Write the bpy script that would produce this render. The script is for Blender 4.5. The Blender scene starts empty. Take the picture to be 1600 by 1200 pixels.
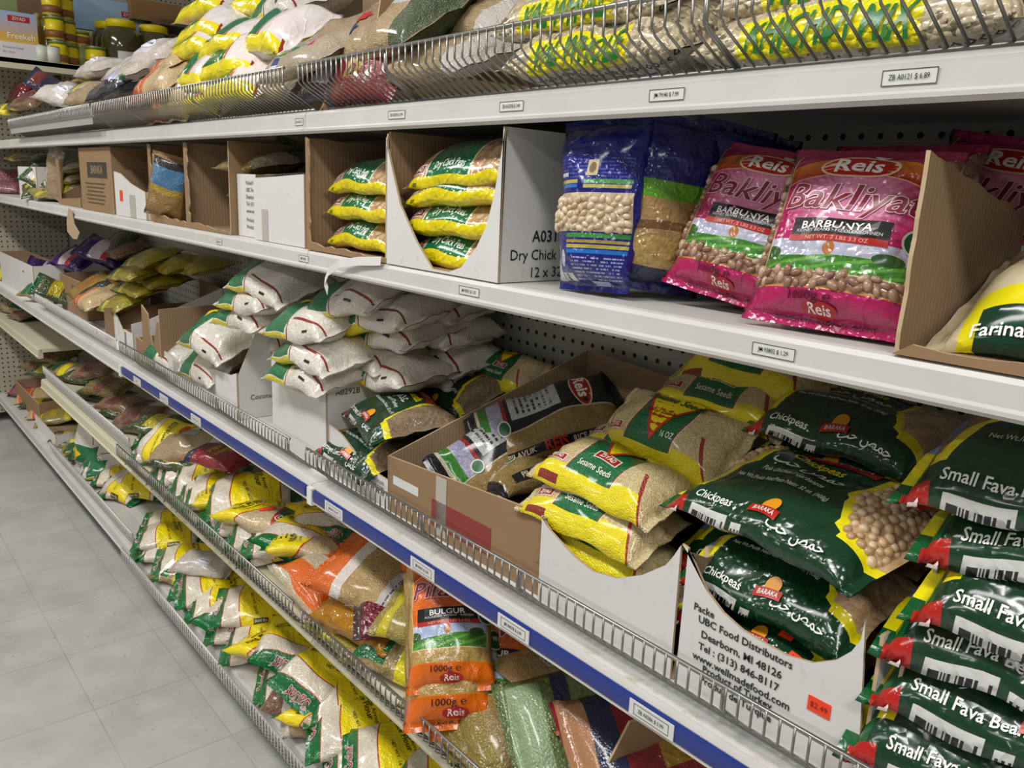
import bpy, bmesh, math, random
from mathutils import Vector, Matrix, noise
SC = bpy.context.scene
COL = SC.collection
R = math.radians

# ------------------------------------------------------------------ camera
FPX, YAW, PIT, ROL = 1276.46, 0.8604, 0.2325, 0.044
CAMP = Vector((1.333, -0.66, 1.322))
FW = Vector((-math.sin(YAW) * math.cos(PIT), math.cos(YAW) * math.cos(PIT), -math.sin(PIT)))
_r0 = Vector((math.cos(YAW), math.sin(YAW), 0.0))
_u0 = _r0.cross(FW)
RT = _r0 * math.cos(ROL) + _u0 * math.sin(ROL)
UP = _u0 * math.cos(ROL) - _r0 * math.sin(ROL)
cam_data = bpy.data.cameras.new('camera')
cam_data.sensor_width = 36.0
cam_data.lens = FPX / 1600.0 * 36.0
cam_data.clip_start = 0.02
cam = bpy.data.objects.new('camera', cam_data)
cam.matrix_world = Matrix(((RT.x, UP.x, -FW.x, CAMP.x), (RT.y, UP.y, -FW.y, CAMP.y), (RT.z, UP.z, -FW.z, CAMP.z), (0, 0, 0, 1)))
COL.objects.link(cam)
SC.camera = cam

# ------------------------------------------------------------------ light
SC.view_settings.view_transform = 'Standard'
SC.view_settings.look = 'None'
SC.view_settings.gamma = 1.0
SC.view_settings.use_curve_mapping = False
SC.view_settings.exposure = -0.06
world = bpy.data.worlds.new('store_ambient')
SC.world = world
world.use_nodes = True
bg = world.node_tree.nodes['Background']
bg.inputs[0].default_value = (1.0, 0.99, 0.97, 1)
bg.inputs[1].default_value = 0.17
def strip_light(x, y, z, sx, sy, power):
    d = bpy.data.lights.new('ceiling_tube', 'AREA')
    d.shape = 'RECTANGLE'; d.size = sx; d.size_y = sy; d.energy = power
    d.color = (1.0, 0.985, 0.96)
    o = bpy.data.objects.new('ceiling_tube', d)
    o.location = (x, y, z)
    COL.objects.link(o)
for lx in (2.6, 0.2, -2.2):                    # the aisle's row of fluorescent fixtures
    strip_light(lx, -1.15, 2.85, 1.25, 0.3, 40)
for lx in (2.0, -1.5):
    strip_light(lx, -3.6, 2.85, 1.25, 0.3, 40)

# ------------------------------------------------------------------ photo point -> place on a known plane
def at(u, w, x=None, y=None, z=None):
    d = FW + RT * ((u - 800) / FPX) - UP * ((w - 600) / FPX)
    if x is not None: t = (x - CAMP.x) / d.x
    elif y is not None: t = (y - CAMP.y) / d.y
    else: t = (z - CAMP.z) / d.z
    return CAMP + d * t

# ------------------------------------------------------------------ node maths
def lin(h):
    if not isinstance(h, str): return tuple(h) + (1,) if len(h) == 3 else tuple(h)
    h = h.lstrip('#')
    o = []
    for i in (0, 2, 4):
        c = int(h[i:i + 2], 16) / 255
        o.append(c / 12.92 if c <= 0.04045 else ((c + 0.055) / 1.055) ** 2.4)
    return tuple(o) + (1,)

class S:
    def __init__(s, g, k): s.g, s.k = g, k
    def _m(s, op, *a): return s.g.math(op, s, *a)
    def __add__(s, o): return s._m('ADD', o)
    def __radd__(s, o): return s._m('ADD', o)
    def __sub__(s, o): return s._m('SUBTRACT', o)
    def __rsub__(s, o): return s.g.math('SUBTRACT', o, s)
    def __mul__(s, o): return s._m('MULTIPLY', o)
    def __rmul__(s, o): return s._m('MULTIPLY', o)
    def __truediv__(s, o): return s._m('DIVIDE', o)
    def __lt__(s, o): return s._m('LESS_THAN', o)
    def __gt__(s, o): return s._m('GREATER_THAN', o)
    def sin(s): return s._m('SINE')
    def abs(s): return s._m('ABSOLUTE')
    def frac(s): return s._m('FRACT')
    def floor(s): return s._m('FLOOR')
    def min(s, o): return s._m('MINIMUM', o)
    def max(s, o): return s._m('MAXIMUM', o)
    def pow(s, o): return s._m('POWER', o)

class G:
    def __init__(s, name):
        s.mat = bpy.data.materials.new(name); s.mat.use_nodes = True
        s.nt = s.mat.node_tree; s.nt.nodes.clear(); s.h = []; s._uv = None; s._ob = None
    def node(s, t, **kw):
        n = s.nt.nodes.new(t)
        for k, v in kw.items(): setattr(n, k, v)
        return n
    def put(s, inp, v):
        if isinstance(v, S): s.nt.links.new(v.k, inp)
        elif isinstance(v, str): inp.default_value = lin(v)
        elif isinstance(v, (tuple, list)) and len(inp.default_value) == 4: inp.default_value = lin(v)
        else: inp.default_value = v
    def math(s, op, *a):
        n = s.node('ShaderNodeMath', operation=op)
        for i, v in enumerate(a): s.put(n.inputs[i], v)
        return S(s, n.outputs[0])
    @property
    def uv(s):
        if not s._uv:
            n = s.node('ShaderNodeUVMap'); x = s.node('ShaderNodeSeparateXYZ')
            s.nt.links.new(n.outputs[0], x.inputs[0])
            U, V = S(s, x.outputs[0]), S(s, x.outputs[1])
            s._uv = (U, V - (V > 1.5) * 2.0)
        return s._uv
    @property
    def ob(s):
        if not s._ob: s._ob = s.node('ShaderNodeTexCoord').outputs['Object']
        return s._ob
    def obj_xyz(s):
        x = s.node('ShaderNodeSeparateXYZ'); s.nt.links.new(s.ob, x.inputs[0])
        return [S(s, k) for k in x.outputs]
    def vec(s, x, y, z=0.0):
        n = s.node('ShaderNodeCombineXYZ')
        for i, v in enumerate((x, y, z)): s.put(n.inputs[i], v)
        return n.outputs[0]
    def noise(s, scale, detail=2.0, rough=0.5, dist=0.0, vec=None):
        n = s.node('ShaderNodeTexNoise')
        s.nt.links.new(vec or s.ob, n.inputs['Vector'])
        n.inputs['Scale'].default_value = scale; n.inputs['Detail'].default_value = detail
        n.inputs['Roughness'].default_value = rough; n.inputs['Distortion'].default_value = dist
        return S(s, n.outputs[0])
    def white(s, vec):
        n = s.node('ShaderNodeTexWhiteNoise'); s.nt.links.new(vec, n.inputs['Vector'])
        return S(s, n.outputs['Value'])
    def voro(s, scale, feat='F1', rnd=1.0, vec=None):
        n = s.node('ShaderNodeTexVoronoi', feature=feat)
        s.nt.links.new(vec or s.ob, n.inputs['Vector'])
        n.inputs['Scale'].default_value = scale; n.inputs['Randomness'].default_value = rnd
        x = s.node('ShaderNodeSeparateXYZ'); s.nt.links.new(n.outputs['Color'], x.inputs[0])
        return S(s, n.outputs['Distance']), S(s, x.outputs[0])
    def mix(s, a, b, f):
        n = s.node('ShaderNodeMix', data_type='RGBA')
        s.put(n.inputs[0], f); s.put(n.inputs[6], a); s.put(n.inputs[7], b)
        return S(s, n.outputs[2])
    def box(s, u0, u1, v0, v1):
        U, V = s.uv
        return ((U - (u0 + u1) / 2).abs() < (u1 - u0) / 2) * ((V - (v0 + v1) / 2).abs() < (v1 - v0) / 2)
    def ell(s, cu, cv, ru, rv):
        U, V = s.uv
        a, b = (U - cu) / ru, (V - cv) / rv
        return (a * a + b * b) < 1.0
    def rng(s, x, a, b): return (x > a) * (x < b)
    def grain(s, scale, ca, cb, depth=0.002, stretch=None):
        v = None
        if stretch:
            m = s.node('ShaderNodeMapping'); m.inputs['Scale'].default_value = stretch
            m.inputs['Rotation'].default_value = (0.4, 0.7, 0.5)
            s.nt.links.new(s.ob, m.inputs[0]); v = m.outputs[0]
        d, c = s.voro(scale, vec=v)
        s.h.append((d, -depth))
        return s.mix(ca, cb, c)
    def bars(s, base, u0, u1, v0, v1, n=34, along='u'):
        U, V = s.uv
        base = s.mix(base, '#d8d8d4', s.box(u0, u1, v0, v1))
        x = U if along == 'u' else V
        st = s.white(s.vec((x * (n / ((u1 - u0) if along == 'u' else (v1 - v0)))).floor(), 3.0)) > 0.45
        iu, iv = (u1 - u0) * .06, (v1 - v0) * .06
        k = .18 if along == 'u' else 0
        m = s.box(u0 + iu, u1 - iu, v0 + iv, v1 - iv - k * (v1 - v0))
        return s.mix(base, '#15151a', st * m)
    def lines(s, base, u0, u1, v0, v1, n, col='#e8e8e0', words=28, along='u'):
        U, V = s.uv
        a, b = (U, V) if along == 'u' else (V, U)
        lo, hi = (v0, v1) if along == 'u' else (u0, u1)
        r = (b - lo) * (n / (hi - lo))
        m = ((r.frac() - .5).abs() < .22) * (s.white(s.vec((a * words * 4).floor(), r.floor())) > .3) * (s.white(s.vec((a * words).floor(), r.floor(), 7.0)) > .16)
        return s.mix(base, col, m * s.box(u0, u1, v0, v1))
    def finish(s, col, rough=0.25, coat=0.0, bump=1.0, metal=0.0, spec=0.5, trans=0.0, alpha=None, sheen_rough=None):
        p = s.node('ShaderNodeBsdfPrincipled'); o = s.node('ShaderNodeOutputMaterial')
        s.put(p.inputs['Base Color'], col); s.put(p.inputs['Roughness'], rough)
        s.put(p.inputs['Metallic'], metal); s.put(p.inputs['Specular IOR Level'], spec)
        s.put(p.inputs['Coat Weight'], coat); p.inputs['Coat Roughness'].default_value = 0.12
        if trans: s.put(p.inputs['Transmission Weight'], trans)
        if alpha is not None: s.put(p.inputs['Alpha'], alpha)
        if s.h:
            t = None
            for k, w in s.h:
                q = k * w; t = q if t is None else t + q
            b = s.node('ShaderNodeBump'); b.inputs['Distance'].default_value = 1.0
            b.inputs['Strength'].default_value = bump
            s.nt.links.new(t.k, b.inputs['Height']); s.nt.links.new(b.outputs[0], p.inputs['Normal'])
        s.nt.links.new(p.outputs[0], o.inputs[0])
        return s.mat

_mc = {}
def film(name, paint, rough=0.17, crinkle=1.0, coat=0.45):
    g = G(name)
    col = paint(g)
    a = g.noise(10, 1.5, .5, 1.6); b = g.noise(17, 1.0, .5, 1.2)
    g.h.append((a, .010 * crinkle))
    g.h.append(((1.0 - (b - .5).abs() * 7.0).max(0.0).pow(2.0), .0009 * crinkle))
    return g.finish(col, rough, coat)
def plain(name, h, rough=0.5, metal=0.0, coat=0.0):
    if name in _mc: return _mc[name]
    g = G(name); _mc[name] = g.finish(h, rough, coat, metal=metal)
    return _mc[name]
def ink(h): return plain('ink_' + h.lstrip('#'), h, 0.3)

# ------------------------------------------------------------------ mesh helpers
def link(o, parent=None):
    COL.objects.link(o)
    if parent is not None: o.parent = parent
    return o
def obj(name, me, parent=None, loc=None):
    o = bpy.data.objects.new(name, me)
    if loc is not None: o.location = loc
    return link(o, parent)
def tag(o, label, cat, group=None, kind=None):
    o['label'] = label; o['category'] = cat
    if group: o['group'] = group
    if kind: o['kind'] = kind
    return o
def empty(name, loc=(0, 0, 0)):
    o = bpy.data.objects.new(name, None); o.location = loc; o.empty_display_size = .05
    return link(o)

class MB:
    """collects vertices and faces with a material per face"""
    def __init__(s): s.v, s.f, s.mi, s.mats, s.smooth, s.uvs = [], [], [], [], [], {}
    def m(s, mat):
        if mat not in s.mats: s.mats.append(mat)
        return s.mats.index(mat)
    def add(s, vs, fs, mat, smooth=False):
        b = len(s.v); s.v += [tuple(v) for v in vs]; k = s.m(mat)
        for f in fs: s.f.append([b + i for i in f]); s.mi.append(k); s.smooth.append(smooth)
        return b
    def box(s, lo, hi, mat, M=None):
        x0, y0, z0 = lo; x1, y1, z1 = hi
        vs = [Vector(p) for p in ((x0, y0, z0), (x1, y0, z0), (x1, y1, z0), (x0, y1, z0), (x0, y0, z1), (x1, y0, z1), (x1, y1, z1), (x0, y1, z1))]
        if M is not None: vs = [M @ p for p in vs]
        s.add(vs, [(0, 3, 2, 1), (4, 5, 6, 7), (0, 1, 5, 4), (1, 2, 6, 5), (2, 3, 7, 6), (3, 0, 4, 7)], mat)
    def prism_x(s, prof, x0, x1, mat, smooth=False):
        n = len(prof)
        vs = [(x0, y, z) for y, z in prof] + [(x1, y, z) for y, z in prof]
        fs = [(i, (i + 1) % n, n + (i + 1) % n, n + i) for i in range(n)] + [tuple(range(n))[::-1], tuple(range(n, 2 * n))]
        s.add(vs, fs, mat, smooth)
    def tube(s, pts, r, mat, k=6):
        pts = [Vector(p) for p in pts]; vs = []
        for i, p in enumerate(pts):
            d = (pts[min(i + 1, len(pts) - 1)] - pts[max(i - 1, 0)]).normalized()
            a = Vector((0, 0, 1)) if abs(d.z) < .9 else Vector((1, 0, 0))
            e = d.cross(a).normalized(); f = d.cross(e)
            for j in range(k):
                t = 2 * math.pi * j / k
                vs.append(p + e * (r * math.cos(t)) + f * (r * math.sin(t)))
        fs = [(i * k + j, i * k + (j + 1) % k, (i + 1) * k + (j + 1) % k, (i + 1) * k + j) for i in range(len(pts) - 1) for j in range(k)]
        fs += [tuple(range(k))[::-1], tuple(range((len(pts) - 1) * k, len(pts) * k))]
        s.add(vs, fs, mat, True)
    def lathe(s, prof, mat, k=28, c=(0, 0, 0)):
        vs = [(c[0] + r * math.cos(2 * math.pi * j / k), c[1] + r * math.sin(2 * math.pi * j / k), c[2] + z) for r, z in prof for j in range(k)]
        n = len(prof)
        fs = [(i * k + j, i * k + (j + 1) % k, (i + 1) * k + (j + 1) % k, (i + 1) * k + j) for i in range(n - 1) for j in range(k)]
        fs += [tuple(range(k))[::-1], tuple(range((n - 1) * k, n * k))]
        s.add(vs, fs, mat, True)
    def mesh(s, name):
        me = bpy.data.meshes.new(name); me.from_pydata(s.v, [], s.f)
        for m in s.mats: me.materials.append(m)
        me.polygons.foreach_set('material_index', s.mi); me.polygons.foreach_set('use_smooth', s.smooth)
        me.update(); return me
    def build(s, name, parent=None, loc=None): return obj(name, s.mesh(name), parent, loc)

_tc = {}
def glyphs(text, bold=0.0, shear=0.0, align='CENTER', spacing=1.0):
    """2D outline of a word, 1 unit tall line; returns verts, faces"""
    key = (text, bold, shear, align, spacing)
    if key in _tc: return _tc[key]
    c = bpy.data.curves.new('lettering', 'FONT')
    c.body = text; c.offset = bold; c.shear = shear; c.align_x = align; c.align_y = 'CENTER'
    c.resolution_u = 2; c.space_character = spacing
    o = bpy.data.objects.new('lettering', c); COL.objects.link(o)
    dg = bpy.context.evaluated_depsgraph_get()
    me = bpy.data.meshes.new_from_object(o.evaluated_get(dg))
    r = ([(v.co.x, v.co.y) for v in me.vertices], [tuple(p.vertices) for p in me.polygons])
    bpy.data.objects.remove(o); bpy.data.curves.remove(c); bpy.data.meshes.remove(me)
    _tc[key] = r
    return r
def flat_text(mb, text, O, ax, ay, h, mat, bold=0.0, shear=0.0, align='CENTER', lift=.0006, sx=1.0):
    """lettering lying on a flat face: O centre, ax reading direction, ay up, h capital height"""
    vs, fs = glyphs(text, bold, shear, align)
    ax, ay = Vector(ax).normalized(), Vector(ay).normalized(); n = ax.cross(ay); k = h / .72
    mb.add([Vector(O) + ax * (x * k * sx) + ay * (y * k) + n * lift for x, y in vs], fs, mat)
# ------------------------------------------------------------------ filled pouch
class Proto:
    """a filled pouch: local X = length (u 0..1), local Y = width (v 0..1 on the face, beyond that round the sides), Z = face"""
    def __init__(s, name, L, W, T, mat, decals=(), seed=0, seal=.014, bx=0., by=0., bb=0., lump=1., nu=26, nv=12, beans=None, ear=.06, q=5., belly=.75, taper=0., crease=1.):
        s.__dict__.update(locals()); del s.__dict__['s']
        s.me = None
    def S(s, u, v):
        v = v % 2.0
        front = v <= 1.0
        fr = v if front else 2.0 - v
        x = (u - .5) * s.L
        hb = s.L / 2 - s.seal
        t = min(1.0, abs(x) / hb)
        e = max(0.0, 1 - t ** s.q) ** .55
        sv = .55 * (2 * fr - 1) + .45 * math.sin((fr - .5) * math.pi)
        hw = s.W / 2 * (1 - s.ear * e + s.taper * (x / s.L))
        k = s.seed * 7.31
        hw *= 1 + .025 * noise.noise((x * 18, k, 0.3 if sv > 0 else 5.1))
        y = sv * hw
        pr = max(0.0, 1 - abs(sv) ** 2.4) ** .62
        b = e * pr
        z = s.T / 2 * b * (1.15 if front else -s.belly)
        z += s.lump * s.T * .22 * b * noise.noise((x * 16, y * 16, k + (0 if front else 9))) * (1 if front else .5)
        near = math.exp(-((hb - abs(x)) / (s.L * .10)) ** 2)
        z += s.crease * .005 * near * math.sin(sv * 8 + k + 3 * noise.noise((sv * 3, k, 1.0 if x > 0 else 2.0))) * (1 - .6 * abs(sv))
        edge = math.exp(-((1 - abs(sv)) / .3) ** 2)
        z += s.crease * .0045 * edge * e * math.sin(x * 55 + k * 2 + (2 if sv > 0 else 0))
        z -= s.bx * (2 * x / s.L) ** 2
        z -= s.by * max(0.0, -sv) ** 1.8 + s.bb * max(0.0, sv) ** 1.8
        z += .0008 if front else -.0008
        return Vector((x, y, z))
    def frame(s, u, v, lift):
        p = s.S(u, v); d = .004
        a = (s.S(u + d, v) - s.S(u - d, v)); b = (s.S(u, v + d) - s.S(u, v - d))
        n = a.cross(b)
        if n.length < 1e-12: n = Vector((0, 0, 1))
        n.normalize()
        return p + n * lift, a.normalized(), b.normalized(), n
    def patch(s, mb, pts, faces, u, v, rot, mat, lift):
        c, sn = math.cos(rot), math.sin(rot); kv = 1.10 / s.W
        out = []
        for x, y in pts:
            X, Y = x * c - y * sn, x * sn + y * c
            out.append(s.frame(u + X / s.L, v + Y * kv, lift)[0])
        mb.add(out, faces, mat, False)
    def mesh(s):
        if s.me: return s.me
        us = [0, s.seal / s.L * .5, s.seal / s.L]
        us += [s.seal / s.L + (1 - 2 * s.seal / s.L) * (.5 - .5 * math.cos(math.pi * i / s.nu) * (.6 + .4 * abs(math.cos(math.pi * i / s.nu)))) for i in range(1, s.nu)]
        us += [1 - s.seal / s.L, 1 - s.seal / s.L * .5, 1]
        vs_ = [i / s.nv for i in range(s.nv)]; vs_ = vs_ + [1 + t for t in vs_]
        n = len(vs_)
        mb = MB()
        verts = [s.S(u, v) for u in us for v in vs_]
        fs, uv = [], []
        for i in range(len(us) - 1):
            for j in range(n):
                a, b, c, d = i * n + j, (i + 1) * n + j, (i + 1) * n + (j + 1) % n, i * n + (j + 1) % n
                v0, v1 = vs_[j], vs_[j] + 1 / s.nv
                fs.append((a, b, c, d)); uv.append(((us[i], v0), (us[i + 1], v0), (us[i + 1], v1), (us[i], v1)))
        mb.add(verts, fs, s.mat, True)
        nf = len(fs)
        lift = .0004
        for dcl in s.decals:
            k = dcl[0]; lift += .00012
            if k == 't':
                _, text, u, v, h, col, *o = dcl
                rot, bold, shear, arc, sx = (list(o) + [0, .01, 0, 0, 1][len(o):])
                gv, gf = glyphs(text, bold, shear)
                q = h / .72
                pts = [(x * q * sx, y * q - arc * (x * q * sx) ** 2) for x, y in gv]
                if h >= .0115:                           # big lettering follows the film closely
                    tri = [(pts[f[0]], pts[f[i]], pts[f[i + 1]]) for f in gf for i in range(1, len(f) - 1)] if all(len(f) < 5 for f in gf) else None
                    if tri:
                        md = lambda a, b: ((a[0] + b[0]) / 2, (a[1] + b[1]) / 2)
                        for _ in range(2 if len(tri) < 900 else 1):
                            tri = [t for a, b, c in tri for t in ((a, md(a, b), md(c, a)), (md(a, b), b, md(b, c)), (md(c, a), md(b, c), c), (md(a, b), md(b, c), md(c, a)))]
                        pts, gf = [p for t in tri for p in t], [(3 * i, 3 * i + 1, 3 * i + 2) for i in range(len(tri))]
                s.patch(mb, pts, gf, u, v, R(rot), ink(col), lift + (.0008 if h >= .0115 else .0003))
            elif k == 'r':
                _, u, v, w, h, col, *o = dcl
                rot, arc = (list(o) + [0, 0][len(o):])
                nx, ny = 8, 3
                pts = [(w * (i / nx - .5), h * (j / ny - .5) - arc * (w * (i / nx - .5)) ** 2) for j in range(ny + 1) for i in range(nx + 1)]
                s.patch(mb, pts, [(j * (nx + 1) + i, j * (nx + 1) + i + 1, (j + 1) * (nx + 1) + i + 1, (j + 1) * (nx + 1) + i) for j in range(ny) for i in range(nx)], u, v, R(rot), ink(col), lift)
            elif k == 'e':
                _, u, v, w, h, col, *o = dcl
                rot = o[0] if o else 0
                pts = [(0, 0)] + [(w / 2 * r * math.cos(t * math.pi / 10), h / 2 * r * math.sin(t * math.pi / 10)) for r in (.5, 1) for t in range(20)]
                fc = [(0, 1 + i, 1 + (i + 1) % 20) for i in range(20)] + [(1 + i, 21 + i, 21 + (i + 1) % 20, 1 + (i + 1) % 20) for i in range(20)]
                s.patch(mb, pts, fc, u, v, R(rot), ink(col), lift)
            elif k == 'p':
                _, u, v, pts, col, *o = dcl
                from mathutils.geometry import tessellate_polygon
                tri = [[Vector((pts[i][0], pts[i][1])) for i in t] for t in tessellate_polygon([[Vector((x, y, 0)) for x, y in pts]])]
                for _ in range(3):
                    tri = [q for a, b, c in tri for ab, bc, ca in [((a + b) / 2, (b + c) / 2, (c + a) / 2)] for q in ((a, ab, ca), (ab, b, bc), (ca, bc, c), (ab, bc, ca))]
                tri = [t if (t[1] - t[0]).cross(t[2] - t[0]) > 0 else (t[0], t[2], t[1]) for t in tri]
                s.patch(mb, [tuple(p) for t in tri for p in t], [(3 * i, 3 * i + 1, 3 * i + 2) for i in range(len(tri))], u, v, R(o[0] if o else 0), ink(col), lift)
        if s.beans: s.add_beans(mb)
        me = mb.mesh(s.name)
        ul = me.uv_layers.new(name='UVMap')
        flat = []
        for q in uv:
            for c in q: flat += c
        flat += [0.0] * (2 * len(ul.data) - len(flat))
        ul.data.foreach_set('uv', flat)
        s.me = me
        return me
    def add_beans(s, mb):
        for B in s.beans:
            rnd = random.Random(B.get('seed', 1)); pts = []
            r = B['r']; mats = B['mats']; tries = 0
            bm = bmesh.new(); bmesh.ops.create_icosphere(bm, subdivisions=B.get('sub', 2), radius=1.0)
            sv = [v.co.copy() for v in bm.verts]; sf = [tuple(v.index for v in f.verts) for f in bm.faces]; bm.free()
            gap = B.get('gap', 1.55) * r
            while tries < B.get('tries', 6000):
                tries += 1
                u, v = rnd.uniform(*B['u']), rnd.uniform(*B['v'])
                if B.get('inside') and not B['inside'](u, v): continue
                p, a, b, n = s.frame(u, v, 0)
                if any((p - q).length_squared < gap * gap for q in pts): continue
                pts.append(p)
                th = rnd.uniform(0, 6.28); ra, rb = B.get('asp', (1, 1)); rr = r * rnd.uniform(.88, 1.14)
                e1 = a * math.cos(th) + b * math.sin(th); e2 = n.cross(e1)
                c0 = p + n * r * B.get('out', .05)
                cut = B.get('crease', 0)
                vv = []
                for w in sv:
                    k = 1 + (.0 if not cut else cut * math.sin(5 * w.x + 3 * w.y + th))
                    vv.append(c0 + e1 * (w.x * rr * ra * k) + e2 * (w.y * rr * rb * k) + n * (w.z * rr * .8))
                mb.add(vv, sf, rnd.choice(mats), True)
                if len(pts) > B.get('max', 400): break

def rotmat(rz=0, roll=0, pitch=0):
    return Matrix.Rotation(R(rz), 4, 'Z') @ Matrix.Rotation(R(roll), 4, 'X') @ Matrix.Rotation(R(pitch), 4, 'Y')
def axmat(xd, zd):
    x = Vector(xd).normalized(); z = Vector(zd); z = (z - x * z.dot(x)).normalized(); y = z.cross(x)
    return Matrix(((x.x, y.x, z.x, 0), (x.y, y.y, z.y, 0), (x.z, y.z, z.z, 0), (0, 0, 0, 1)))

STICK = None
def add_sticker(o, P, u, v, w=.028, h=.016, rot=0, txt='$ 2.99', lift=.0012):
    mb = MB(); nx, ny = 6, 3
    pts = [(w * (i / nx - .5), h * (j / ny - .5)) for j in range(ny + 1) for i in range(nx + 1)]
    P.patch(mb, pts, [(j * (nx + 1) + i, j * (nx + 1) + i + 1, (j + 1) * (nx + 1) + i + 1, (j + 1) * (nx + 1) + i) for j in range(ny) for i in range(nx)], u, v, R(rot), plain('orange_sticker', '#f4431d', .5), lift)
    if txt:
        gv, gf = glyphs(txt, .0)
        P.patch(mb, [(x * h * .6, y * h * .6) for x, y in gv], gf, u, v, R(rot), ink('#7a1a10'), lift + .0004)
    k = mb.build('price_sticker', o); k['label'] = 'orange price sticker'
    return k

POUCHES = []
def bag(P, name, label, cat, pos, M, group=None, sc=1.0):
    o = obj(name, P.mesh())
    o.matrix_world = Matrix.Translation(Vector(pos)) @ M @ Matrix.Scale(sc, 4)
    tag(o, label, cat, group); POUCHES.append(o)
    return o
# ------------------------------------------------------------------ setting materials
g = G('painted_steel')
_n = g.noise(9, 4, .6)
g.h.append((g.noise(300, 2), .00006))
M_STEEL = g.finish(g.mix('#bdbbb5', '#d5d3ce', _n), .36)
g = G('deck_paint_with_crumbs')
_n = g.noise(26, 5, .7); _m = g.noise(7, 3, .6)
M_DECK = g.finish(g.mix(g.mix('#d2d1cd', '#e2e1df', _n), '#b9ad86', ((_n - .53) * 6.0).max(0.0).min(1.0) * ((_m - .42) * 5.0).max(0.0).min(1.0)), .5)
M_CREAM = plain('cream_steel', '#cfc8ae', .42)
M_BLUE = plain('blue_price_rail', '#24357f', .28)
M_WHITE_PL = plain('white_plastic', '#e6e5e2', .4)
M_LABEL = plain('label_paper', '#d9d8d4', .55)
M_WIRE = plain('chrome_wire', '#9a9893', .32, metal=.8)
M_WIREW = plain('galvanised_wire', '#cfccc6', .42, metal=.35)
def pegboard(name, base, axis, pitch=.0254, hole=.0042):
    g = G(name)
    X, Y, Z = g.obj_xyz(); A = X if axis == 'x' else Y
    a = (A / pitch).frac() - .5; b = (Z / pitch).frac() - .5
    m = (a * a + b * b) < (hole / pitch) ** 2
    return g.finish(g.mix(base, '#1c1a17', m), .6)
M_PEG = pegboard('pegboard_panel', '#b4b2aa', 'x')
M_PEGY = pegboard('pegboard_end_panel', '#b0a994', 'y')
g = G('grey_woodgrain_panel')
M_GREY = g.finish(g.mix('#85827a', '#98958c', g.noise(10, 4, .6, 2.0)), .6)
M_UPR = plain('upright_steel', '#a9a79f', .45)
M_DARK = plain('dark_kick', '#25231f', .7)
M_SLOT = plain('slot_shadow_hole', '#161512', .8)
g = G('beige_wall_paint')
M_WALL = g.finish(g.mix('#a08a68', '#ab9674', g.noise(2, 3)), .75)
g = G('vinyl_floor_tiles')
X, Y, Z = g.obj_xyz()
tx, ty = (X + 1.306) / .3005, (Y + .252) / .235
cell = g.white(g.vec(tx.floor(), ty.floor()))
ex, ey = (tx.frac() - .5).abs(), (ty.frac() - .5).abs()
seam = ((ex > .4925) + (ey > .4935)).min(1.0)
str_v = g.vec(X * 22.0 + Y * 6.0, Y * 70.0, cell * 9.0)
streak = ((g.noise(1.0, 3, .6, .4, vec=str_v) - .68) * 9.0).max(0.0).min(1.0)
dirt = ((g.noise(3.2, 5, .62) - .47) * 3.2).max(0.0).min(1.0)
base = g.mix(g.mix('#a3a19c', '#aeaca7', cell), '#c2c0bc', g.noise(9, 3))
base = g.mix(base, '#8d8871', dirt * .55)
base = g.mix(base, '#6d6b64', streak * .8)
specks = ((g.noise(60, 2, .5) - .72) * 14.0).max(0.0).min(1.0)
base = g.mix(base, '#5c564c', specks * .7)
M_FLOOR = g.finish(g.mix(base, '#77746c', seam * (.05 + g.noise(5, 2) * .55)), .42, spec=.35)

# ------------------------------------------------------------------ room
mb = MB(); mb.add([(-6, -5, 0), (5, -5, 0), (5, 4, 0), (-6, 4, 0)], [(0, 1, 2, 3)], M_FLOOR)
f = mb.build('floor'); f['kind'] = 'structure'
mb = MB(); mb.box((-4.2, -5, 0), (-4.1, 4, 3.1), M_WALL)
f = mb.build('wall_left'); f['kind'] = 'structure'
mb = MB(); mb.box((-4.1, 2.2, 0), (4, 2.3, 3.1), M_WALL)
f = mb.build('wall_back'); f['kind'] = 'structure'

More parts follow.
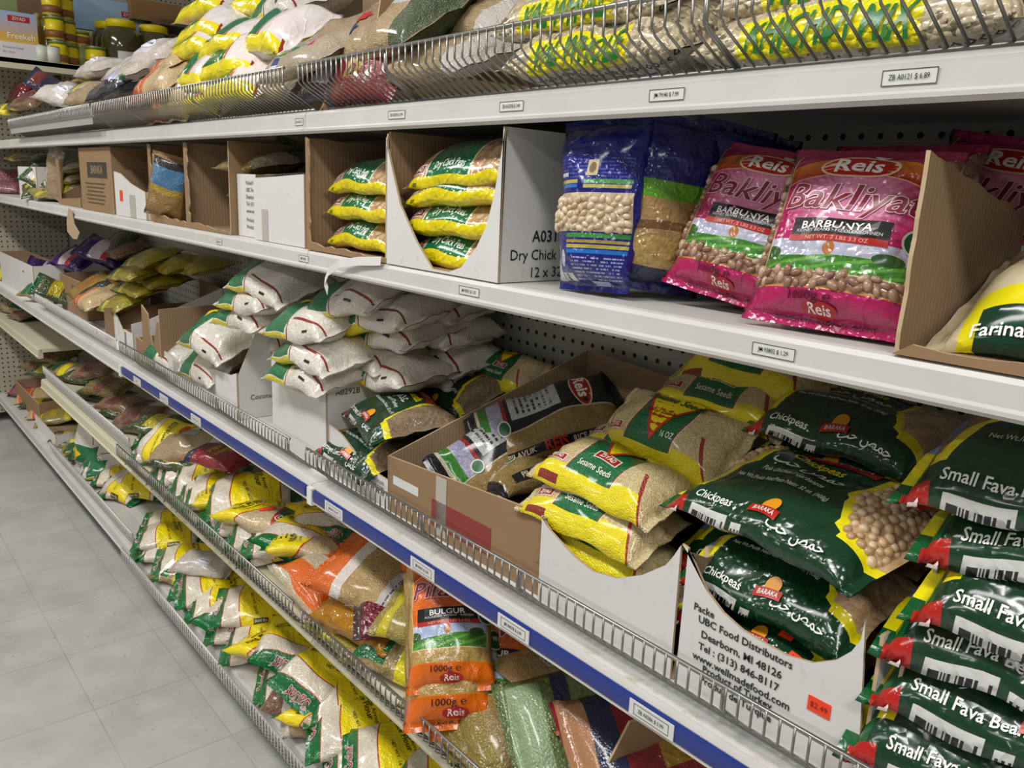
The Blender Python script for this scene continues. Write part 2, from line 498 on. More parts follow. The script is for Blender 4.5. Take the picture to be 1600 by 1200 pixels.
# ------------------------------------------------------------------ gondola shelving
ZA, ZB, ZC, ZD, ZE = 1.437, 1.205, .772, .476, .155
SEC = 1.2192
def shelf_mesh(x0, x1, z, h, mat, deck=None, y1=.40, t=.014, y0=0.):
    zb = z - h
    mb = MB()
    e = .0008
    prof = [(y0 + .018, zb + .002), (y0 + .001, zb), (y0 - .0035, zb + .004), (y0 - .0035, zb + .0075), (y0, zb + .010), (y0 + .0015, z - .006), (y0 + .004, z - .0015), (y0 + .008, z - .0003)]
    mb.prism_x(prof + [(y0 + .012, z - .0003), (y0 + .012, z - t), (y0 + .018, z - t)], x0 + e, x1 - e, mat)
    mb.box((x0 + e, y0 + .010, z - t), (x1 - e, y1, z), deck or mat)
    return mb
def price_label(parent, x, zc, y, text, w=.044, h=.0115, frame=True, paper=True, back=None, lean=0.0):
    mb = MB()
    if back:
        bw, bh = back
        mb.box((x - bw / 2, y - .0012, zc - bh / 2), (x + bw / 2, y, zc + bh / 2), M_LABEL)
    elif paper:
        mb.box((x - w / 2, y - .0006, zc - h / 2), (x + w / 2, y, zc + h / 2), M_LABEL)
    yy = y - (.0014 if back else .0008)
    if frame:
        t = .0005
        for a, b, c, d in ((-w / 2, w / 2, h / 2 - t, h / 2), (-w / 2, w / 2, -h / 2, -h / 2 + t), (-w / 2, -w / 2 + t, -h / 2, h / 2), (w / 2 - t, w / 2, -h / 2, h / 2)):
            mb.box((x + a, yy - .0002, zc + c), (x + b, yy, zc + d), ink('#24231f'))
    flat_text(mb, text, (x, yy, zc), (1, 0, 0), (0, 0, 1), h * .36, ink('#1d1c1a'), bold=.006, sx=min(1.0, (w * .92) / (len(text) * h * .36 * .80)))
    k = mb.build('price_label', parent); k['label'] = 'white price label with black print'
    return k
def wire_fence(x0, x1, y, z, label, mat=M_WIRE, up=.03, hi=.034, inset=.055, support=(), panel=None, step=.0155):
    """y,z: the bend; wires rise `up` above it and slope back `inset` to a rail resting `hi` below"""
    root = empty('wire_fence', (x0, y, z - hi))
    tag(root, label, 'shelf fence', 'wire shelf fences')
    def q(x, dy, dz): return (x - x0, dy, dz + hi)
    L = x1 - x0; r = .0021
    for nm, dy, dz, rr in (('top_rail', 0, up, .0028), ('bottom_rail', inset, -hi + .0026, .0026)):
        mb = MB(); mb.tube([(0, dy, dz + hi), (L, dy, dz + hi)], rr, mat, 8); mb.build(nm, root)
    mb = MB(); n = int(L / step)
    for i in range(n + 1):
        x = L * i / n
        mb.tube([(x, -.0022, up + hi + .001), (x, -.0022, hi + .003), (x, .004, hi - .003), (x, inset - .002, .0045)], .0015, mat, 5)
    mb.build('wire_grid', root)
    for s in support:
        mb = MB(); mb.tube([(s - x0, .003, up + hi), (s - x0, .003, hi + .003), (s - x0, .008, hi - .003), (s - x0, inset, .004)], .0026, mat, 6)
        mb.build('support_wire', root)
    if panel:
        mb = MB(); mb.box((0, .004, .012), (L, .0052, up + hi - .001), panel); k = mb.build('clear_panel', root); k['label'] = 'scuffed clear plastic lining'
    return root

UNITS = []
for i, (nm, lab) in enumerate((('near', 'white gondola shelving bay nearest the camera holding chickpea, sesame and fava bags'),
                               ('second', 'white gondola shelving bay with coconut cartons on its blue-railed shelf'),
                               ('third', 'white gondola shelving bay with torn brown cartons on its second shelf'),
                               ('end', 'white gondola shelving bay at the end, in the corner by the beige wall'))):
    x1 = SEC - i * SEC; x0 = x1 - SEC
    u = empty('shelving_unit', (x0, 0, 0)); UNITS.append(u)
    tag(u, lab, 'shelving', 'gondola shelving bays')
    def P(mb, n, par): 
        k = mb.build(n, par); 
        if par is u: k.matrix_parent_inverse = Matrix.Translation((-x0, 0, 0))
        return k
    mb = MB(); mb.box((x0 + .001, .402, .03), (x1 - .001, .415, 1.50), M_GREY if i == 3 else M_PEG); P(mb, 'back_panel', u)
    mb = MB(); mb.box((x0 + .001, .385, 0), (x0 + .027, .4015, 1.50), M_UPR)
    for k in range(52): mb.box((x0 + .012, .3846, .1 + k * .0254), (x0 + .016, .3852, .114 + k * .0254), M_SLOT)
    P(mb, 'upright', u)
    labs = []
    for z, h in ((ZA, .037), (ZB, .034), (ZC, .037), (ZD if i < 3 else .60, .040), (ZE, .040)):
        far = i >= 2
        mat = M_CREAM if (z in (ZD, .60) ) else M_STEEL
        k = P(shelf_mesh(x0, x1, z, h, mat, M_DECK if z == ZC else None), 'shelf' if z != ZE else 'base_shelf', u)
        if z == ZC and i < 2:
            mb = MB()
            mb.prism_x([(-.0005, z - .0285), (-.005, z - .027), (-.0062, z - .017), (-.005, z - .007), (-.0005, z - .0055)], x0 + .012, x1 - .012, M_BLUE)
            k2 = mb.build('price_rail', k); k2['label'] = 'blue price rail'
            mb = MB()
            mb.box((x0 + .002, -.0085, z - .036), (x0 + .020, -.0005, z - .003), M_WHITE_PL); mb.build('rail_clip', k)
        labs.append(k)
    u['shelves'] = 0
    mb = MB(); mb.box((x0, .06, 0), (x1, .075, .115), M_DARK); P(mb, 'kick_plate', u)
    for z in (ZA, ZB, ZC, ZD):
        mb = MB(); mb.prism_x([(.02, z - .020), (.02, z - .0145), (.384, z - .0145), (.384, z - .036), (.36, z - .036)], x0 + .004, x0 + .007, M_UPR)
        P(mb, 'shelf_bracket', u)
    u['_k'] = 0
    UNITS[i] = (u, labs, x0, x1)
for u, *_ in UNITS:
    for k in ('_k', 'shelves'): 
        if k in u: del u[k]

# price labels where the photo shows them
def lab_on(u_, w_, level, text, sec, **kw):
    zc = {0: ZA - .017, 1: ZB - .016, 2: ZC - .017}[level]
    p = at(u_, w_, y=-.002)
    price_label(UNITS[sec][1][level], p.x, zc, .0003 if level < 2 else -.006, text, **kw)
lab_on(1418, 127, 0, 'ZB A0121 $ 6.89', 0, w=.043, h=.012)
lab_on(1039, 155, 0, 'JM 79140 $ 7.99', 0)
lab_on(797, 173, 0, 'ZB A0329B $ 3.49', 0)
lab_on(618, 186, 0, 'ZB A0329A $ 3.49', 0)
lab_on(466, 197, 0, 'ZB A0131', 1, w=.03)
lab_on(1207, 545, 1, 'JM 93802 $ 1.29', 0)
lab_on(731, 456, 1, 'JM 93871 $ 1.29', 0)
lab_on(473, 407, 1, 'JM 93861', 1, w=.036)
lab_on(341, 374, 1, 'JM 93021', 1, w=.03)
for u_, w_, t, s_ in ((1022, 1115, 'ZB A0286 $ 5.99', 0), (806, 978, 'JM 384578 $ 6.99', 0), (664, 882, 'JM 69607 $ 2.99', 0), (525, 793, 'JM 69601 $ 3.99', 0),
                      (309, 655, 'ZB A0291 $ 2.99', 1), (259, 624, 'ZB A0290 $ 2.99', 1), (217, 596, 'JM 6917', 1)):
    lab_on(u_, w_, 2, t, s_, w=.05, h=.0135, back=(.064, .0195))

# wire fences
GP = G('scuffed_clear_plastic'); M_CLEAR = GP.finish('#c9c8c2', .35, alpha=.55)
wire_fence(.045, 1.205, -.03, ZA + .036, 'chrome wire fence fronting the khichdi mix and val bags on the top shelf', support=(.30, .84), inset=.057, hi=.034)
wire_fence(-1.205, -.012, -.03, ZA + .036, 'chrome wire fence fronting yellow and green bags on the top shelf', support=(-.9, -.45), inset=.057, hi=.034)
wire_fence(-2.42, -1.235, -.03, ZA + .036, 'clear lined wire fence at the far end of the top shelf', support=(-2.0, -1.6), inset=.057, hi=.034, panel=M_CLEAR)
wire_fence(-.005, 1.205, -.004, ZC + .039, 'low wire fence in front of the brown carton and sesame carton', support=(.03, .37, .60, .92), inset=.042, hi=.037)
wire_fence(-1.20, -.075, -.004, ZC + .039, 'low wire fence in front of the white coconut cartons', support=(-.9, -.45, -.09), inset=.042, hi=.037)
wire_fence(-2.42, -1.235, -.004, ZC + .039, 'low grey wire fence in front of the torn white cartons in the third bay', support=(-2.0,), inset=.042, hi=.037, mat=M_WIREW)
wire_fence(.03, 1.205, -.034, ZD + .022, 'wire fence holding back the orange pilaf bags on the lower shelf', support=(.05, .38, .75), inset=.021, hi=.02, up=.036)
wire_fence(-1.19, -.01, -.034, ZD + .022, 'wire fence holding back yellow rice flour bags on the lower shelf', support=(-.8, -.4), inset=.021, hi=.02, up=.036)
wire_fence(-2.40, -1.225, .008, ZD + .03, 'grey plastic-lined fence standing behind the cream lip of the lower shelf', support=(-2.0,), inset=.012, hi=.028, up=.03, mat=M_WIREW, panel=M_CLEAR)
wire_fence(-.43, 1.205, -.03, ZE - .01, 'white wire fence along the bottom shelf beside the floor', support=(0, .4), inset=.020, hi=.018, up=.038, mat=M_WIREW)
wire_fence(-1.235, -.44, -.03, ZE - .01, 'white wire fence along the bottom shelf before the flat yellow stack', support=(-.9,), inset=.020, hi=.018, up=.038, mat=M_WIREW)
wire_fence(-2.40, -1.26, .008, ZE + .028, 'grey plastic-lined fence on the bottom shelf of the third bay', inset=.012, hi=.026, up=.028, mat=M_WIREW, panel=M_CLEAR)

# far wall shelving, standing across the end of the aisle
WX = -3.62
wu = empty('wall_shelving', (WX, 0, 0))
tag(wu, 'beige wall shelving across the end of the aisle, with freekeh boxes and pickle jars', 'shelving')
def W(mb, n):
    k = mb.build(n, wu); k.matrix_parent_inverse = Matrix.Translation((-WX, 0, 0)); return k
mb = MB(); mb.box((WX - .02, -2.2, .05), (WX, .398, 1.86), M_PEGY); mb.box((WX - .02, .43, .05), (WX, 1.6, 1.86), M_PEGY); W(mb, 'back_panel')
mb = MB(); mb.box((WX + .001, -2.2, 1.80), (WX + .36, 1.6, 1.82), M_CREAM); mb.box((WX + .352, -2.2, 1.775), (WX + .36, 1.6, 1.822), M_CREAM); W(mb, 'shelf')
mb = MB(); mb.box((WX - .02, -2.2, 1.861), (WX, 1.6, 2.5), M_PEGY); W(mb, 'upper_panel')
# ------------------------------------------------------------------ printed pouch designs
GRN, YEL, RED, DKG, CRM = '#0d6a38', '#f0dd10', '#9a2a1c', '#123420', '#ded2b4'
def rib(x, c, w=.009): return (x - c).abs() < w
def p_sesame(g):
    U, V = g.uv
    c = g.grain(430, '#dccb9c', '#bfa873', .0012)
    w = (V * 8.0).sin() * .014
    side = (V > -.04) * (V < .26)
    y = side * g.rng(U + V * .25, .07, .92)
    c = g.mix(c, '#a02c1e', rib(U + V * .25, .925, .012) * (V < .5) * (V > -.2))
    c = g.mix(c, YEL, y)
    c = g.mix(c, '#8c2a1c', g.box(.10, .26, .03, .12))
    p = (V > .20)
    c = g.mix(c, '#f4efe0', g.rng(U + w, .29, .672) * p)
    c = g.mix(c, RED, g.rng(U + w, .294, .668) * p)
    c = g.mix(c, GRN, g.rng(U + w, .303, .659) * p)
    c = g.mix(c, '#e9e4d2', (V < -.04) * g.rng(U, .30, .80))
    c = g.lines(c, .32, .78, -.3, -.06, 6, '#33302a')
    return c
def ziyad(u, v, k=1.0): return [('r', u, v, .044 * k, .013 * k, '#efe6d6', 0, 3 / k), ('r', u, v, .040 * k, .0105 * k, '#9d2018', 0, 3 / k), ('t', 'ZIYAD', u, v, .0068 * k, '#f3ece0', 0, .02, 0, 3 / k)]
SESAME_D = ziyad(.50, .50) + ziyad(.17, .33, .8) + [('t', 'Sesame Seeds', .48, .33, .0085, '#eef0e4', 0, .004, 0),
    ('p', .48, .80, [(-.045, .02), (0, -.034), (.045, .02)], '#c0391e'), ('p', .48, .81, [(-.040, .02), (0, -.030), (.040, .02)], YEL), ('t', 'Sesame Seeds', .48, .90, .009, '#1b4d22', 0, .02, .3), ('t', 'ﺭﻮﻔﻴﻟ ﻢﺴﻤﺳ', .48, .79, .007, '#8a1d14')]
def p_chick(g):
    U, V = g.uv
    c = g.grain(112, '#d0ae84', '#a9835b', .0013)
    c = g.mix(c, '#7d3a26', (U < .21) * (V > .03) * (U > .03) * (g.noise(30) > .60))
    w = (V * 6.0).sin() * .012
    p = V > .055
    c = g.mix(c, '#f2e6c8', g.rng(U + w, .222, .655) * p)
    c = g.mix(c, '#0f6b3e', g.rng(U + w, .234, .643) * p)
    y = (V < .07 + (U * 9.0).sin() * .012) * (V > -.4) * g.rng(U, .035, .965)
    c = g.mix(c, '#e6d312', y)
    c = g.mix(c, '#7c2b1c', (V > .07) * (U > .955))
    return g.lines(c, .06, .18, -.2, .06, 3, '#8a7a12')
CHICK_D = [('r', .13, .15, .036, .012, '#f0e2d0'), ('r', .13, .15, .033, .0095, '#6e2418'), ('t', 'ZIYAD', .13, .15, .006, '#f0e2d0'), ('t', 'Dry Chick Peas', .44, .16, .0105, '#f2f4ec', 0, .002, .15, 0, .82)]
def p_coco(g):
    U, V = g.uv
    g.h.append((g.noise(150, 3, .7, 1.0), .004))
    c = g.mix('#dfd6c5', '#f3ede3', g.noise(110, 3, .7))
    w = (V * 7.0).sin() * .012
    c = g.mix(c, YEL, (V < .03) * (V > -.5) * (U + V * .3 < .46) * (U > .05))
    c = g.mix(c, '#f3ecd8', g.rng(U + w, .10, .425) * (V > .03))
    c = g.mix(c, '#117245', g.rng(U + w, .108, .415) * (V > .04))
    c = g.mix(c, '#8e2a1a', rib(V + (U * 9.0).sin() * .012, .215, .014) * (U > .46) * (U < .96))
    c = g.mix(c, '#8e2a1a', rib(U + V * .3, .465, .008) * (V < .2))
    return c
COCO_D = ziyad(.10, .25, .55) + [('p', .26, .70, [(-.03, 0), (-.012, .011), (-.010, .03), (0, .014), (.012, .03), (.011, .010), (.03, 0), (.012, -.01), (0, -.028), (-.012, -.01)], '#e8c81a'), ('t', 'Coconut', .26, .72, .008, '#7e2115', 0, .01, .2),
          ('r', .72, .09, .018, .0042, '#191817')]
def p_sadafA(g):
    U, V = g.uv
    c = g.grain(300, '#e2dacb', '#cfc3ac', .001)
    a = U + (V * 3.2).sin() * .05
    c = g.mix(c, '#b9371f', g.rng(a, .365, .865)); c = g.mix(c, '#f1d90e', g.rng(a, .378, .852))
    c = g.mix(c, '#e9e6da', g.box(.42, .75, -.3, -.04)); c = g.lines(c, .44, .74, -.28, -.06, 5, '#3c372c')
    e = (U < .14).max(U > .90)
    c = g.mix(c, '#b9371f', (U < .148)); c = g.mix(c, '#0b6b33', e)
    c = g.mix(c, '#c9531f', g.ell(.79, .72, .05, .12))
    return c
SADAFA_D = [('t', 'Sadaf', .068, .5, .016, '#ece4e0', 90, .03, .2), ('t', 'Sadaf', .068, .5, .016, '#a02a34', 90, .0, .2),
            ('t', 'Rice Flour', .56, .62, .012, '#2a2a12', -70, .01), ('t', 'Harina de Arroz', .62, .60, .008, '#2a2a12', -70), ('t', 'NET WT. 16 OZ', .50, .34, .006, '#2a2a12', -70), ('r', .60, .04, .034, .014, '#3b3a2a'), ('t', 'Best By', .60, .04, .007, '#d6cf9a')]
def p_sadafB(g):
    U, V = g.uv
    c = g.grain(300, '#cdb893', '#b9a27a', .001)
    b = U + (V - .5) * .42
    c = g.mix(c, '#f1d90e', (U - (V - .5) * .25 > .50))
    c = g.mix(c, '#b9371f', rib(U - (V - .5) * .25, .50, .009))
    c = g.mix(c, '#b6262c', b < .40); c = g.mix(c, '#0a5f2e', b < .365)
    c = g.mix(c, '#0b6b33', U > .95)
    c = g.lines(c, .62, .90, .25, .75, 6, '#4a4410', along='v')
    c = g.mix(c, '#c9531f', g.ell(.56, .12, .05, .10))
    return c
SADAFB_D = [('t', 'Sadaf', .16, .58, .030, '#f1e9e4', -90, .045, .15), ('t', 'Sadaf', .16, .58, .030, '#a3242f', -90, .005, .15), ('r', .055, .5, .10, .010, '#e3cf1a', -90), ('t', 'Rice Flour', .72, .66, .011, '#2c2a10', -90, .01)]
def baraka(g, win_a, win_b, size, tab='#7e93b8'):
    U, V = g.uv
    c = g.grain(size, win_a, win_b, .11 / size)
    rm = lambda c0, w: ((c0 - V) / w).max(0.0).min(1.0)
    bR = .70 + rm(.50, .03) * .03 + rm(.44, .10) * .05 + rm(.30, .03) * .045
    bL = .235 - rm(.52, .04) * .06 - rm(.48, .2) * .035
    grn = (V < .235).max((U < bR) * (U > bL)).max(V > 1.0)
    yb = ((U < bR + .04) * (U > bL - .045)).max(V < .30) * (V < 1.02)
    c = g.mix(c, tab, (U < .05) * (V > .3) * (V < 1.0))
    c = g.mix(c, '#f0e216', yb)
    c = g.mix(c, '#133a22', grn)
    c = g.mix(c, '#0e5a2c', (U < .085) * (V < .30) * (V > -.2))
    c = g.mix(c, '#f0e216', (U < .045) * (V < .42) * (V > .2))
    c = g.mix(c, '#b5231d', g.rng(U + V * .12, .045, .135) * (V < .12) * (V > -.14))
    c = g.bars(c, .17, .385, -.085, .065, 44)
    c = g.bars(c, .415, .47, -.085, .04, 6); 
    c = g.lines(c, .50, .88, -.2, -.02, 4, '#8d9a84')
    return c
def p_bchick(g): return baraka(g, '#d3b48c', '#b89468', 105)
def p_bfava(g): return baraka(g, '#b08a5e', '#8e6a44', 75)
def p_blent(g): return baraka(g, '#7d6a55', '#9a8468', 230)
def p_bulg(g): return baraka(g, '#8c6a44', '#a88358', 200)
def bar_logo(u, v, k=1., rot=0): return [('e', u + .012 * k, v + .075 * k, .034 * k, .030 * k, '#e79b1e'), ('r', u, v, .060 * k, .016 * k, '#b3241c', rot, 3.0 / k), ('t', 'BARAKA', u, v, .0085 * k, '#ece6da', rot, .012, 0, 3.0 / k)]
def bar_decals(en, ar, side, big=True):
    d = [('t', side, .185 + .0088 * len(side), .145, .0106, '#f1f2ea', 0, .014), ('t', '~', .085, .0, .016, '#eddad6', 20)]
    d += [('r', .48, .84, .105, .026, '#b3241c', 0, 1.6), ('t', 'BARAKA', .48, .84, .0155, '#e6c9b8', 0, .012, 0, 1.6), ('t', en, .44, .68, .0125, '#e6d70f', 0, .014),
          ('t', ar, .46, .585, .016, '#eef0ea'), ('t', 'Pois chiches / Garbanzos' if en == 'Chickpeas' else 'Product of Turkey', .45, .48, .0062, '#dfe3da'), ('t', 'Net Wt./Poids Net/Peso Neto: 32 oz. (908g)', .45, .40, .0052, '#dfe3da')]
    d += bar_logo(.53, .17, .66) + [('t', ar, .71, .12, .012, '#eef0ea')]
    return d
def p_farina(g):
    U, V = g.uv
    c = g.mix('#d8c8a0', '#e3d6b4', g.noise(60, 3))
    a = V - (U > .42) * (U - .42) * .0
    up = .30 + (U > .40) * .32
    c = g.mix(c, '#f0e314', (V < up) * (U > .10)); c = g.mix(c, '#0f3d2a', (V < up - .09) * (U > .15))
    return c
def p_khich(g):
    U, V = g.uv
    d, k = g.voro(130); g.h.append((d, -.004))
    c = g.mix(g.mix('#b3a282', '#d8c9a8', k), '#7d7058', (g.noise(70, 2) > .60))
    c = g.mix(c, '#efe40a', g.box(.20, .74, -.05, .14))
    w = (V + .11) * 13.0; q = (U * 30.0).frac() - .5
    dm = q.abs() + w.abs()
    c = g.mix(c, '#b9b3a4', (V < -.07) * (V > -.5)); c = g.mix(c, '#27231f', (dm < .46) * (dm > .18) * (V < .2))
    c = g.mix(c, '#d3d0c8', (V < -.16) * (V > -.5))
    return g.lines(c, .15, .85, -.28, -.18, 2, '#4a5488')
def p_reis(colA, colB, beans, size, sky='#8d93b4'):
    def f(g):
        U, V = g.uv
        c = g.grain(size, beans[0], beans[1], .12 / size)
        W = (U * 20.0).sin() * .012
        lab = (V + W > .10) * (V + W < .90) * (U > .265)
        c = g.mix(c, '#d9c48f', (V + W > .088) * (V + W < .912) * (U > .258))
        r = ((U - .66) * (U - .66) * 1.6 + (V - .5) * (V - .5)).pow(.5)
        ang = g.math('ARCTAN2', U - .60, V - .5)
        ray = ((ang * 40.0).sin() > .2)
        core = g.mix(colB, colA, ((r - .18) * 5.0 + ray * .25).max(0.0).min(1.0))
        hill = .345 + (V * 5.0).sin() * .012
        sc = g.mix(g.mix('#3f7d2c', '#63a23c', ((V * 3.0 + U * 14.0) * 9.0).sin() > .5), g.mix(sky, '#d6d3dd', g.noise(40, 3)), U > hill)
        sc = g.mix(sc, '#2f5a24', g.ell(.352, .86, .035, .07).max(g.ell(.36, .22, .03, .09))); sc = g.mix(sc, '#b0713c', g.ell(.385, .52, .035, .03))
        inn = g.mix(sc, core, U > .43)
        top = .80 - (V - .5) * (V - .5) * .42
        inn = g.mix(inn, '#e6b98a', U > top - .006); inn = g.mix(inn, g.mix('#a3180f', '#e58a1c', ((U - top) * 9.0).max(0.0).min(1.0)), U > top)
        topend = .91 - (V - .5) * (V - .5) * .42
        inn = g.mix(inn, colA, U > topend)
        c = g.mix(c, inn, lab)
        c = g.mix(c, '#cf8a3a', (U < .178)); c = g.mix(c, colA, (U < .170).max(U > .955))
        return c
    return f
def reis_d(word, small, bar, sub, wt='1000g ℮'):
    d = [('r', .485, .50, .105, .030, '#161416', -90), ('r', .435, .50, .105, .0085, '#b3231c', -90), ('t', bar, .503, .52, .0105, '#efeae6', -90, .015), ('t', sub, .474, .50, .0042, '#cfc9c6', -90), ('t', 'NET WT. 2 LBS 3.3 OZ', .435, .5, .0048, '#e0a89a', -90),
         ('t', word, .655, .50, .034, '#e9c6c8', -90, .03, .28), ('t', word, .655, .50, .034, '#7c1b34', -90, .008, .28),
         ('e', .835, .50, .082, .036, '#e8c9a4', -90), ('e', .835, .50, .076, .031, '#b01810', -90), ('t', 'Reis', .832, .50, .021, '#f6efe9', -90, .022), ('e', .918, .43, .016, .009, '#f0e6da', -90),
         ('t', wt, .135, .56, .0105, '#4c0f22' if small else '#7a2a08', -90), ('e', .085, .50, .034, .015, '#b01c28', -90), ('t', 'Reis', .085, .50, .0095, '#f2e4dc', -90, .016), ('t', small, .042, .50, .0062, '#3d0c1c', -90),
         ('e', .47, .10, .036, .036, '#b9c3b2', -90), ('e', .47, .10, .031, .031, '#1d4a2c', -90), ('t', '1981', .477, .10, .0078, '#d9e2d2', -90, .01)]
    return d
def p_blue(back):
    def f(g):
        U, V = g.uv
        if back:
            c = g.grain(95, '#d8c8a8', '#bfa98a', .0010)
            blue = (U < .34).max(U > .56).max(V < .06).max(V > .95)
            c = g.mix(c, '#1b1f74', blue)
            for k, (a, b, col) in enumerate(((.305, .330, '#3f8a3e'), (.275, .292, '#a9913f'), (.245, .265, '#b9ac4a'), (.215, .238, '#1f6fc0'))):
                c = g.mix(c, col, g.box(a, b, .06, .66))
            for a, b, v0, v1, col in ((.61, .635, .10, .52, '#4f9150'), (.585, .605, .10, .52, '#b7ad5e'), (.615, .635, .58, .95, '#b7ad5e'), (.59, .610, .58, .95, '#2a73b8')):
                c = g.mix(c, col, g.box(a, b, v0, v1))
            c = g.mix(c, '#bfc0c8', g.box(.05, .26, .82, 1.0)); c = g.bars(c, .055, .10, .62, .84, 24, 'v')
            c = g.lines(c, .06, .20, .08, .60, 7, '#9aa0c8', along='v'); c = g.lines(c, .64, .76, .12, .9, 6, '#4d54a0', along='v')
            c = g.mix(c, '#d9dbe4', g.ell(.185, .74, .05, .05))
        else:
            c = g.mix('#8d6f46', '#a98857', g.noise(14, 4, .6, 1.0))
            bean = g.grain(150, '#b59a5c', '#97793f', .0010)
            c = g.mix(c, bean, (U < .33)); c = g.mix(c, '#6d4c2a', (U - (V * 3.0).sin() * .04 - .36).abs() < .025)
            c = g.mix(c, '#5d9a1e', g.rng(U, .54, .64)); c = g.mix(c, '#151a63', (U > .64).max(U < .05).max(V < .10))
            c = g.mix(c, '#12173f', g.box(.05, .15, .15, .95)); c = g.mix(c, '#b9bccb', g.box(.07, .13, .25, .45)); c = g.mix(c, '#bdb7ab', g.box(.45, .62, -.1, .09))
        return c
    return f
def p_black(g):
    U, V = g.uv
    g.h.append((g.noise(120, 3, .7, 2.5), .006))
    c = g.mix('#b79b5e', '#8e713c', g.noise(130, 3, .7, 2.0))
    w = (U * 6.0).sin() * .03
    lab = (V + w > .42)
    c = g.mix(c, '#d8cfae', (V + w > .405)); 
    inn = g.mix('#161417', '#d0cfcb', g.box(.30, .62, .50, .99)); inn = g.lines(inn, .33, .58, .54, .95, 7, '#3d3d42', along='v')
    inn = g.mix(inn, '#a3241e', U < .275)
    inn = g.mix(inn, g.mix('#8e8bb8', '#cfcadd', g.noise(30)), U < .25); inn = g.mix(inn, '#3f8a2c', U < .16)
    c = g.mix(c, inn, lab * (U > .10))
    c = g.mix(c, '#1a171a', g.rng(V, .06, .17) * (U > .15)); c = g.mix(c, '#161417', (U < .08).max(U > .95))
    return c
BLACK_D = [('e', .77, .70, .075, .036, '#d8c9a4', -90), ('e', .77, .70, .070, .031, '#a5211a', -90), ('t', 'Reis', .77, .70, .020, '#f1e6da', -90, .03), ('t', 'REIS', .52, .115, .016, '#b52a20', 0, .03), ('t', 'RICE & PILAF', .74, .115, .008, '#cfc3a8', 0, .01), ('t', 'PILAVLIK', .30, .115, .009, '#cfc3a8', 0, .01), ('e', .24, .44, .022, .022, '#c8d2c0'), ('e', .24, .44, .018, .018, '#1f5a34')]
def bands(base, lst, grain=260, dep=.0015, lines=()):
    def f(g):
        c = g.grain(grain, base[0], base[1], dep)
        U, V = g.uv
        for u0, u1, v0, v1, col in lst:
            w = (V * 5.0).sin() * .02
            c = g.mix(c, col, g.rng(U + w, u0, u1) * g.rng(V, v0, v1))
        for l in lines: c = g.lines(c, *l)
        return c
    return f
F = film
m_ses, m_chk, m_coc = F('sesame_film', p_sesame), F('dry_chickpea_film', p_chick), F('coconut_film', p_coco, .22)
m_sA, m_sB = F('rice_flour_film', p_sadafA), F('rice_flour_back_film', p_sadafB)
m_bc, m_bf, m_bl, m_bb = F('dark_green_chickpea_film', p_bchick), F('dark_green_fava_film', p_bfava), F('dark_green_lentil_film', p_blent), F('dark_green_bulgur_film', p_bulg)
m_far, m_khi = F('farina_film', p_farina), F('khichdi_film', p_khich)
m_rp = F('pink_bean_film', p_reis('#b01f5c', '#d685a8', ('#a88468', '#7c5a48'), 95))
m_ro = F('orange_pilaf_film', p_reis('#e06a08', '#c05a20', ('#c3a263', '#a5823f'), 330, '#5d8fc0'))
m_blb, m_blf, m_blk = F('blue_back_film', p_blue(True)), F('blue_front_film', p_blue(False)), F('black_label_film', p_black)
m_or = F('orange_rice_film', bands(('#d2c7ae', '#b9ab8c'), [(.36, .52, -.5, 1.5, '#d9640f'), (.06, .2, -.5, 1.5, '#d9640f')], 380))
m_orw = F('orange_wrap_film', bands(('#b99d6b', '#9c7f4c'), [(0, .22, -.5, 1.5, '#d4620e'), (.22, .30, -.5, 1.5, '#d8cfc6'), (.56, .86, .06, .56, '#b9b2ae'), (.86, 1, -.5, 1.5, '#c4540e')], 380, lines=[(.58, .84, .08, .54, 8, '#4c4750', 20, 'v')]))
m_lin = F('brown_lentil_pack_film', bands(('#9a6a14', '#b07a1c'), [(0, .06, -.5, 1.5, '#c88a2c')], 200, .0006))
m_dia = F('white_rice_film', bands(('#ddd2c4', '#cabfae'), [(.30, .40, .35, .9, '#c22a34'), (.52, .62, .35, .9, '#c22a34'), (0, 1, -.08, .10, '#3d7a42')], 380))
m_rice = F('large_white_rice_film', bands(('#e2d8ce', '#d2c6ba'), [(.02, .12, -.5, 1.5, '#d8b9b4'), (.44, .66, .22, .52, '#ece8f0')], 420))
m_gry = F('clear_rice_film', bands(('#b7a07c', '#a08864'), [(.0, .10, -.5, 1.5, '#cfc6bc'), (.86, 1, -.5, 1.5, '#cfc6bc'), (.30, .56, .55, 1.0, '#c9cdc6')], 420))
m_maple = F('maple_rice_film', bands(('#c2ab86', '#a98f68'), [(0, .12, -.5, 1.5, '#d6ccc2'), (.50, .80, .45, 1.1, '#cdd2d2'), (.82, .97, -.5, 1.5, '#4d5a3c')], 420, lines=[(.52, .78, .5, 1.0, 6, '#5f7a66')]))
m_bann = F('banner_rice_film', bands(('#c3b39a', '#b09e84'), [(.15, .62, .30, .50, '#2f7440'), (.62, .80, .30, .55, '#c4306a'), (.08, .30, .50, .62, '#c8452c'), (.28, .36, .14, .28, '#2b3a78')], 400))
m_herb = F('dried_herb_film', bands(('#5a4a26', '#7d7038'), [(0, .12, -.5, 1.5, '#3c5a2a'), (.40, .62, .1, .8, '#6a2e1c')], 160, .003))
m_dgrn = F('dark_leafy_pack_film', bands(('#32402a', '#57582f'), [(.35, .6, .2, .9, '#b2a21a'), (0, .1, -.5, 1.5, '#1f5a34')], 120, .003))
m_brn = F('brown_spice_film', bands(('#6a4a34', '#8a6a50'), [(0, .12, -.5, 1.5, '#8a8478'), (.3, .62, .2, .8, '#5f2a20')], 220, .002))
